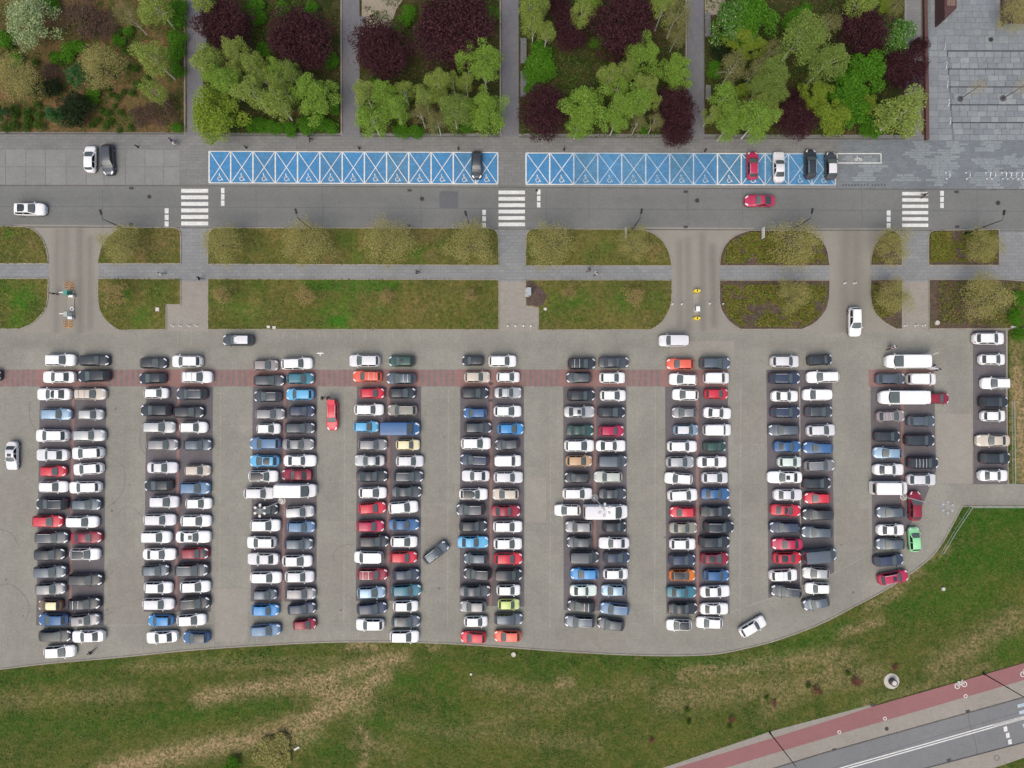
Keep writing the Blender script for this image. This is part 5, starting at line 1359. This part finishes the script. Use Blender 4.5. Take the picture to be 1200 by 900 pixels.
# young plaza trees in grates
for i, (x, y, w) in enumerate(((1125.3, 115.8, 'left'), (1175.3, 115.3, 'right'))):
    p = G(x, y, .06); t = empty('young_tree', p, 0, 'thin leafless young tree in a round grate on the terraces, %s one' % w, 'tree', 'young trees on the terraces')
    MB().tube([(0, 0, 0), (.03, 0, 2), (0, .05, 4.6)], [.07, .05, .02], 7).obj('trunk', [m_dbark], t)
    g = np.random.default_rng(5 + i); d = g.normal(size=(700, 3)); d /= np.linalg.norm(d, axis=1)[:, None]; q = d * (g.random(700) ** .4)[:, None] * np.array([1.25, 1.25, 1.3]) + np.array([0, 0, 4.0])
    mesh_obj('crown', leaf_mesh('crown', q, .09, LEAF['T'], .3, i), t)
    gr = empty('tree_grate', (p.x, p.y, .055), 0, 'round iron tree grate around the %s young tree' % w, 'tree grate', 'tree grates on the terraces')
    MB().ring((0, 0, 0), .30, .46, .03, 20).obj('outer_ring', [m_ironl], gr); MB().ring((0, 0, 0), .12, .26, .025, 16).obj('inner_ring', [m_drain], gr)
# handrails at the terrace ends
for i, (x, y) in enumerate(((1103, 58), (1104.7, 79.5), (1106, 101.5), (1107.6, 122.5), (1109.3, 144))):
    p = G(x, y, .03); o = MB().tube([(0, -.55, 0), (0, -.5, .85), (0, -.3, .95), (0, .35, 1.0), (0, .5, .9), (0, .52, 0)], .035, 8)
    single('handrail', o, [m_steelw], p, 'white tube handrail beside the terraces, %s from top' % ORD[i + 1], 'handrail', 'handrails beside the terraces', -.08)
# bike stands
for i, x in enumerate((1109, 1132.5, 1156, 1162, 1174.5, 1180.3, 1186.7, 1193, 1199)):
    p = G(x, 206, .01); o = MB().tube([(0, -.45, 0), (0, -.45, .6), (0, -.32, .8), (0, 0, .85), (0, .32, .8), (0, .45, .6), (0, .45, 0)], .04, 8); o.box((0, -.45, .005), (.22, .22, .012)); o.box((0, .45, .005), (.22, .22, .012))
    single('bike_stand', o, [m_steelw], p, 'steel hoop bike stand on the plaza edge, %s from left' % ORD[i + 1], 'bike stand', 'bike stands on the plaza edge', .12)
# bollards
def bollards(pts, h, r, mat, words, where, grp, z=0.0):
    for i, (x, y) in enumerate(pts):
        o = MB().tube([(0, 0, 0), (0, 0, h * .92), (0, 0, h)], [r, r, r * .6], 10); o.disc((0, 0, 0), r * 1.6, .02, 10)
        single('bollard', o, [mat], G(x, y, z), '%s, %s from left %s' % (words, ORD[i + 1], where), 'bollard', grp)
bollards(((203, 382), (212, 382), (222, 382), (231, 382)), .7, .08, m_whitep, 'short white bollard', 'across the left footpath end', 'white bollards across the left footpath')
bollards(((595, 382), (604, 382), (613.5, 382), (622, 382)), .7, .08, m_whitep, 'short white bollard', 'across the middle footpath end', 'white bollards across the middle footpath')
bollards(((1060, 381.6), (1072.5, 381.6), (1081.5, 381.6)), .7, .08, m_whitep, 'short white bollard', 'across the right footpath end', 'white bollards across the right footpath')
bollards(((989.5, 332), (1001, 332)), .7, .08, m_whitep, 'short white post', 'in the right-hand driveway', 'white posts in the right driveway')
bollards(((787.5, 356.5), (798.7, 356.6), (831.4, 355.9), (846.5, 356.5)), .7, .08, m_whitep, 'short white post', 'in line with the yellow ticket island', 'white posts beside the yellow island')
bollards(((162, 172.5), (289, 173.3), (421.3, 174.2), (537.4, 174.8), (661, 175.8), (826, 177)), .95, .10, m_blackm, 'dark pavement bollard lamp', 'along the pavement', 'dark bollards along the pavement')
bollards(((78.9, 331.7), (78.7, 334.5), (78.4, 337.5), (85, 331.7), (85, 334.5), (85, 337.3)), .75, .06, m_orange, 'orange flexible post', 'at the upper end of the left island', 'orange posts at the upper island end')
bollards(((77.2, 377.2), (77.2, 380), (77.6, 383), (84, 377), (84, 380), (83.7, 383.2)), .75, .06, m_orange, 'orange flexible post', 'at the lower end of the left island', 'orange posts at the lower island end')
flat('island_paint', rect(77, 330, 87.5, 339), 0.010, m_orange_paint); flat('island_paint', rect(75.6, 375.5, 86, 385), 0.010, m_orange_paint)
# ticket islands
def isl(x0, y0, x1, y1):
    c = G((x0 + x1) / 2, (y0 + y1) / 2, 0); mb = MB(); mb.box((c.x, c.y, .06), ((x1 - x0) * PX, (y1 - y0) * PX, .11)); tag(mb.obj('traffic_island', [m_footway]), kind='structure')
isl(79.5, 341, 87.5, 374.5); isl(812, 344, 818.7, 371)
def ticket(x, y, label, body, capm, arm):
    t = empty('ticket_barrier', G(x, y, .11), 0, label, 'ticket machine')
    MB().box((0, 0, .6), (.42, .62, 1.2), 0, 0).obj('cabinet', [body], t); MB().box((0, 0, 1.24), (.55, .72, .08)).obj('lid', [capm], t)
    MB().box((-.25, .05, .95), (.06, .35, .4)).obj('screen', [m_blackm], t)
    if arm: MB().box((-.75, .1, .9), (.7, .12, .12)).obj('barrier_arm', [m_whitep], t); MB().box((-.32, .1, .85), (.24, .24, .3)).obj('barrier_hub', [m_grey], t)
ticket(82.6, 344.5, 'green ticket machine with white barrier arm, upper on left island', m_green, m_green, True)
ticket(83, 369.3, 'white ticket machine with barrier arm, lower on left island', m_whitep, m_rail2, True)
ticket(815.4, 363.2, 'white ticket machine between the two yellow island ends', m_whitep, m_whitep, False)
single('ticket_box', MB().box((0, 0, .3), (.65, .32, .6)), [m_whitep], G(85.6, 347.6, .11), 'low white box right below the green ticket machine', 'box'); single('ticket_box', MB().box((0, 0, .3), (.62, .34, .6)), [m_whitep], G(84.6, 373, .11), 'low white box at the lower end of the left island', 'box')
o = MB().ring((0, 0, 0), .16, .30, .12, 18); single('round_cover', o, [m_whitep], G(84.7, 362, .115), 'white ring-shaped cover on the left ticket island', 'cover')
for y, w in ((341.4, 'upper'), (373.4, 'lower')):
    t = empty('island_guard', G(815.8, y, 0.005), 0, 'yellow rounded guard at the %s end of the ticket island' % w, 'guard', 'yellow guards of the ticket island')
    MB().tube([(-.33, 0, 0), (-.33, 0, .7)], [.16, .14], 10).obj('post', [m_yellow], t); MB().tube([(.33, 0, 0), (.33, 0, .7)], [.16, .14], 10).obj('post', [m_yellow], t); MB().box((0, 0, .42), (.62, .5, .5), 0, 0, .8).obj('guard_body', [m_yellow], t); MB().box((0, 0, .69), (.16, .3, .04)).obj('marker', [m_blackm], t)
# cabinet, signs, manholes, blocks, railings
t = empty('utility_cabinet', G(619.6, 343, 0.05), 0, 'grey utility cabinet on the mulched corner by the middle footpath', 'cabinet')
MB().box((0, 0, .62), (.55, 1.05, 1.2)).obj('cabinet_body', [m_cab], t); MB().box((0, 0, 1.25), (.64, 1.15, .07)).obj('lid', [m_cab], t); MB().box((-.25, 0, .05), (.5, 1.25, .12)).obj('plinth', [m_concrete], t)
for x, y, w in ((731.2, 276, 'on the verge right of the middle crosswalk'), (890, 276, 'on the bed below the street at right')):
    t = empty('sign_board', G(x, y, .09), 0, 'edge-on white sign board on two posts %s' % w, 'sign', 'edge-on sign boards below the street')
    for s in (-.6, .6): MB().tube([(0, s, 0), (0, s, 2.0)], .035, 8).obj('post', [m_grey], t)
    MB().box((0, 0, 1.5), (.07, 1.55, 1.0)).obj('board', [m_whitep], t)
def round_manhole(x, y, r, h, label):
    t = empty('raised_manhole', G(x, y, 0), 0, label, 'manhole'); MB().ring((0, 0, 0), r * .55, r, h, 22).obj('concrete_ring', [m_concrete], t); MB().disc((0, 0, 0), r * .55, h * .8, 16).obj('cover', [m_stone], t)
t = empty('raised_manhole', G(1044.5, 798, 0), 0, 'large raised concrete manhole shaft on the lawn by the cycle path', 'manhole')
MB().disc((0, 0, 0), 1.12, .10, 28).obj('apron', [m_concrete], t); MB().disc((0, 0, .1), .52, .75, 20, 0, .50).obj('shaft', [m_ironl], t); MB().disc((0, 0, .85), .33, .06, 18).obj('cover', [m_stone], t)
round_manhole(1097.4, 378.5, .34, .3, 'round cream manhole in the bed by the right footpath'); round_manhole(639, 362.4, .24, .25, 'small cream manhole in the verge by the middle footpath'); round_manhole(601.7, 766.7, .34, .18, 'round grey manhole on the lawn below the fifth double row'); round_manhole(1105, 690, .27, .2, 'small pale manhole on the bright lawn at right')
for x, y, sx, sy, lab in ((185, 362.6, .55, .55, 'square cream cover block in the notched verge'), (315, 383.2, .5, .4, 'pale stone block at the verge edge, left of a pair'), (321.6, 383.8, .5, .4, 'pale stone block at the verge edge, right of a pair'), (1187.5, 383.2, .85, .28, 'white block on the grass at the right edge'), (552, 789.8, .32, .3, 'small pale stone on the lawn'), (348, 876.5, .9, .3, 'pale broken slab on the trodden slope')):
    single('stone_block', MB().box((0, 0, .1), (sx, sy, .22), 0, 0, .92), [m_stone], G(x, y, .08 if y < 400 else .0), lab, 'block', None, .5 if x == 348 else 0)
def railing(name, pts, label, h=1.1):
    P = [G(x, y, 0) for x, y in pts]; t = empty(name, P[0], 0, label, 'railing')
    for a, b in zip(P[:-1], P[1:]):
        a = a - P[0]; b = b - P[0]; n = max(1, int((b - a).length / 2))
        for z in (h, h * .5): MB().tube([(a.x, a.y, z), (b.x, b.y, z)], .04 if z == h else .025, 6).obj('rail', [m_rail2], t)
        for i in range(n + 1):
            q = a + (b - a) * (i / n); MB().tube([(q.x, q.y, 0), (q.x, q.y, h)], .035, 6).obj('post', [m_rail2], t)
railing('railing', [(1100.5, 647), (1116, 621), (1134, 593.6), (1260, 593.6)], 'pale green railing around the bright lawn corner')
railing('railing', [(1182.8, 470), (1184, 566)], 'pale green railing behind the single file of cars')
# seagull gliding low over the lot
g = empty('seagull', G(375.4, 414.4, 2.2), 0, 'white gull with spread wings above the top aisle', 'bird')
MB().tube([(0, -.24, 0), (0, -.1, .02), (0, .1, .02), (0, .22, .03), (0, .30, .02)], [.02, .075, .085, .05, .012], 8).obj('body', [m_whitep], g, True)
for s in (-1, 1): MB().add([(0, .10, .03), (s * .28, .14, .10), (s * .58, .02, .06), (s * .30, -.02, .09), (0, -.10, .02), (0, .10, .0), (s * .28, .14, .07), (s * .58, .02, .045), (s * .30, -.02, .06), (0, -.10, -.01)], [(0, 1, 2, 3, 4), (9, 8, 7, 6, 5), (0, 5, 6, 1), (1, 6, 7, 2), (2, 7, 8, 3), (3, 8, 9, 4)]).obj('wing', [m_whitep], g)
MB().add([(0, -.2, .01), (.09, -.34, .0), (-.09, -.34, 0), (0, -.2, -.01), (.09, -.34, -.012), (-.09, -.34, -.012)], [(0, 2, 1), (3, 4, 5), (0, 1, 4, 3), (1, 2, 5, 4), (2, 0, 3, 5)]).obj('tail', [m_whitep], g)

# ------------------------------------------------------------------ people: one skinned body per pose, clothes by zone
m_skin = mat_plain('skin', (.45, .27, .19), .6, 0, .05)
CL = {n: mat_plain('cloth_' + n, c, .9, 0, .12, 20) for n, c in (('black', (.02, .02, .024)), ('navy', (.03, .04, .10)), ('white', (.68, .68, .68)), ('purple', (.13, .07, .26)), ('grey', (.22, .22, .24)), ('denim', (.08, .11, .20)), ('lilac', (.45, .38, .52)))}
HAIR = mat_plain('hair_brown', (.035, .022, .015), .7, 0, .2); m_shoe = mat_plain('shoe_leather', (.03, .028, .026), .6, 0, .1)
def person_mesh(pose):
    J = {}; sp = {'walk': (.30, -.26), 'stand': (.06, -.02), 'lean': (.12, -.05)}[pose]; ln = .38 if pose == 'lean' else .03
    J['pelvis'] = ((0, 0, .95), .145); J['waist'] = ((.0 + ln * .3, 0, 1.10), .13); J['chest'] = ((ln * .7, 0, 1.30), .155); J['neck'] = ((ln, 0, 1.47), .062); J['head0'] = ((ln * 1.15 + .02, 0, 1.58), .088); J['head1'] = ((ln * 1.2 + .02, 0, 1.70), .085)
    E = [('pelvis', 'waist'), ('waist', 'chest'), ('chest', 'neck'), ('neck', 'head0'), ('head0', 'head1')]
    for s, n, q, a in ((1, 'l', sp[0], -.2), (-1, 'r', sp[1], .22)):
        if pose == 'lean': a = .45
        if pose == 'stand': a = .05
        J['hip' + n] = ((0, s * .10, .88), .10); J['knee' + n] = ((q * .55 + .04, s * .11, .49), .066); J['ankle' + n] = ((q * 1.0 - (.06 if q < 0 else 0), s * .11, .09), .045); J['toe' + n] = ((q * 1.0 + .17, s * .12, .045), .04)
        J['sh' + n] = ((ln * .75, s * .19, 1.40), .07); J['el' + n] = ((ln * .75 + a * .5 - .02, s * .26, 1.13), .048); J['wr' + n] = ((ln * .75 + a + .06, s * .25, .91), .034); J['ha' + n] = ((ln * .75 + a * 1.1 + .09, s * .24, .82), .036)
        E += [('pelvis', 'hip' + n), ('hip' + n, 'knee' + n), ('knee' + n, 'ankle' + n), ('ankle' + n, 'toe' + n), ('chest', 'sh' + n), ('sh' + n, 'el' + n), ('el' + n, 'wr' + n), ('wr' + n, 'ha' + n)]
    ks = list(J); me = bpy.data.meshes.new('sk'); me.from_pydata([J[k][0] for k in ks], [(ks.index(a), ks.index(b)) for a, b in E], [])
    o = bpy.data.objects.new('sk', me); COL.objects.link(o); o.modifiers.new('s', 'SKIN'); sv = me.skin_vertices[0].data
    for i, k in enumerate(ks): sv[i].radius = (J[k][1], J[k][1] * (1.25 if k in ('chest', 'waist', 'pelvis') else 1)); sv[i].use_root = (k == 'pelvis')
    m = o.modifiers.new('u', 'SUBSURF'); m.levels = 1; m.render_levels = 1
    bpy.context.view_layer.update(); dg = bpy.context.evaluated_depsgraph_get(); r = bpy.data.meshes.new_from_object(o.evaluated_get(dg)); bpy.data.objects.remove(o)
    r.name = 'body'; r.materials.clear()
    for mm in (m_skin, CL['black'], CL['denim'], m_shoe): r.materials.append(mm)
    for p in r.polygons:
        x, y, z = p.center; p.use_smooth = True
        p.material_index = 3 if z < .11 else 2 if z < .96 and abs(y) < .19 else 0 if z > 1.46 or (z < .92 and abs(y) > .19) else 1
    hx = J['head1'][0][0]; mb = MB(); mb.tube([(hx - .03, 0, 1.60), (hx - .03, 0, 1.70), (hx - .02, 0, 1.77), (hx - .01, 0, 1.795)], [.085, .105, .085, .03], 10)
    return r, mb.me('hair', [HAIR], True)
PMESH = {k: person_mesh(k) for k in ('walk', 'stand', 'lean')}
def person(px, py, head, pose, top, legs, label, grp=None):
    t = empty('person', G(px, py, .015), math.radians(head), label, 'person', grp); b, h = PMESH[pose]
    o = mesh_obj('body', b, t)
    for i, m in ((1, CL[top]), (2, CL[legs])): o.material_slots[i].link = 'OBJECT'; o.material_slots[i].material = m
    mesh_obj('hair', h, t)
person(365, 164.8, 200, 'walk', 'black', 'black', 'person in black walking on the pavement above the blue bays')
person(204, 167, 0, 'walk', 'purple', 'navy', 'person in purple walking on the pavement at left'); person(207.3, 170, 350, 'walk', 'white', 'grey', 'person in white top walking beside the one in purple')
person(192.5, 322, 180, 'walk', 'white', 'grey', 'person in white on the slab walk near the left footpath'); person(237, 327.5, 170, 'walk', 'black', 'denim', 'person in black crossing the left footpath below the slab walk')
person(489.3, 320, 0, 'walk', 'black', 'black', 'lone person in black on the middle stretch of slab walk')
person(690, 317.5, 190, 'walk', 'black', 'navy', 'person in black of the pair on the slab walk'); person(698, 322, 190, 'walk', 'white', 'black', 'person in white and black of the pair on the slab walk')
person(67.3, 345.3, 90, 'stand', 'black', 'black', 'person in black standing left of the green ticket machine')
person(1079, 230.5, 70, 'walk', 'black', 'black', 'person in black on the right-hand crosswalk')
person(379.5, 466.5, 0, 'stand', 'black', 'black', 'person in black left of the open tailgate'); person(385.6, 465.2, 300, 'lean', 'black', 'denim', 'person in black leaning into the open tailgate')
person(110.9, 761.8, 30, 'walk', 'navy', 'black', 'person in dark clothes beside the lowest white hatchback of the first double row')
person(1091.5, 428.5, 180, 'lean', 'lilac', 'navy', 'person in lilac unloading at the rear of the white van'); person(1094.5, 433.6, 150, 'stand', 'grey', 'black', 'person in grey standing behind the open white van')
person(1043.3, 407, 210, 'walk', 'white', 'black', 'person in white walking above the white van'); person(1040.2, 408.2, 210, 'walk', 'grey', 'black', 'person in grey walking above the white van')
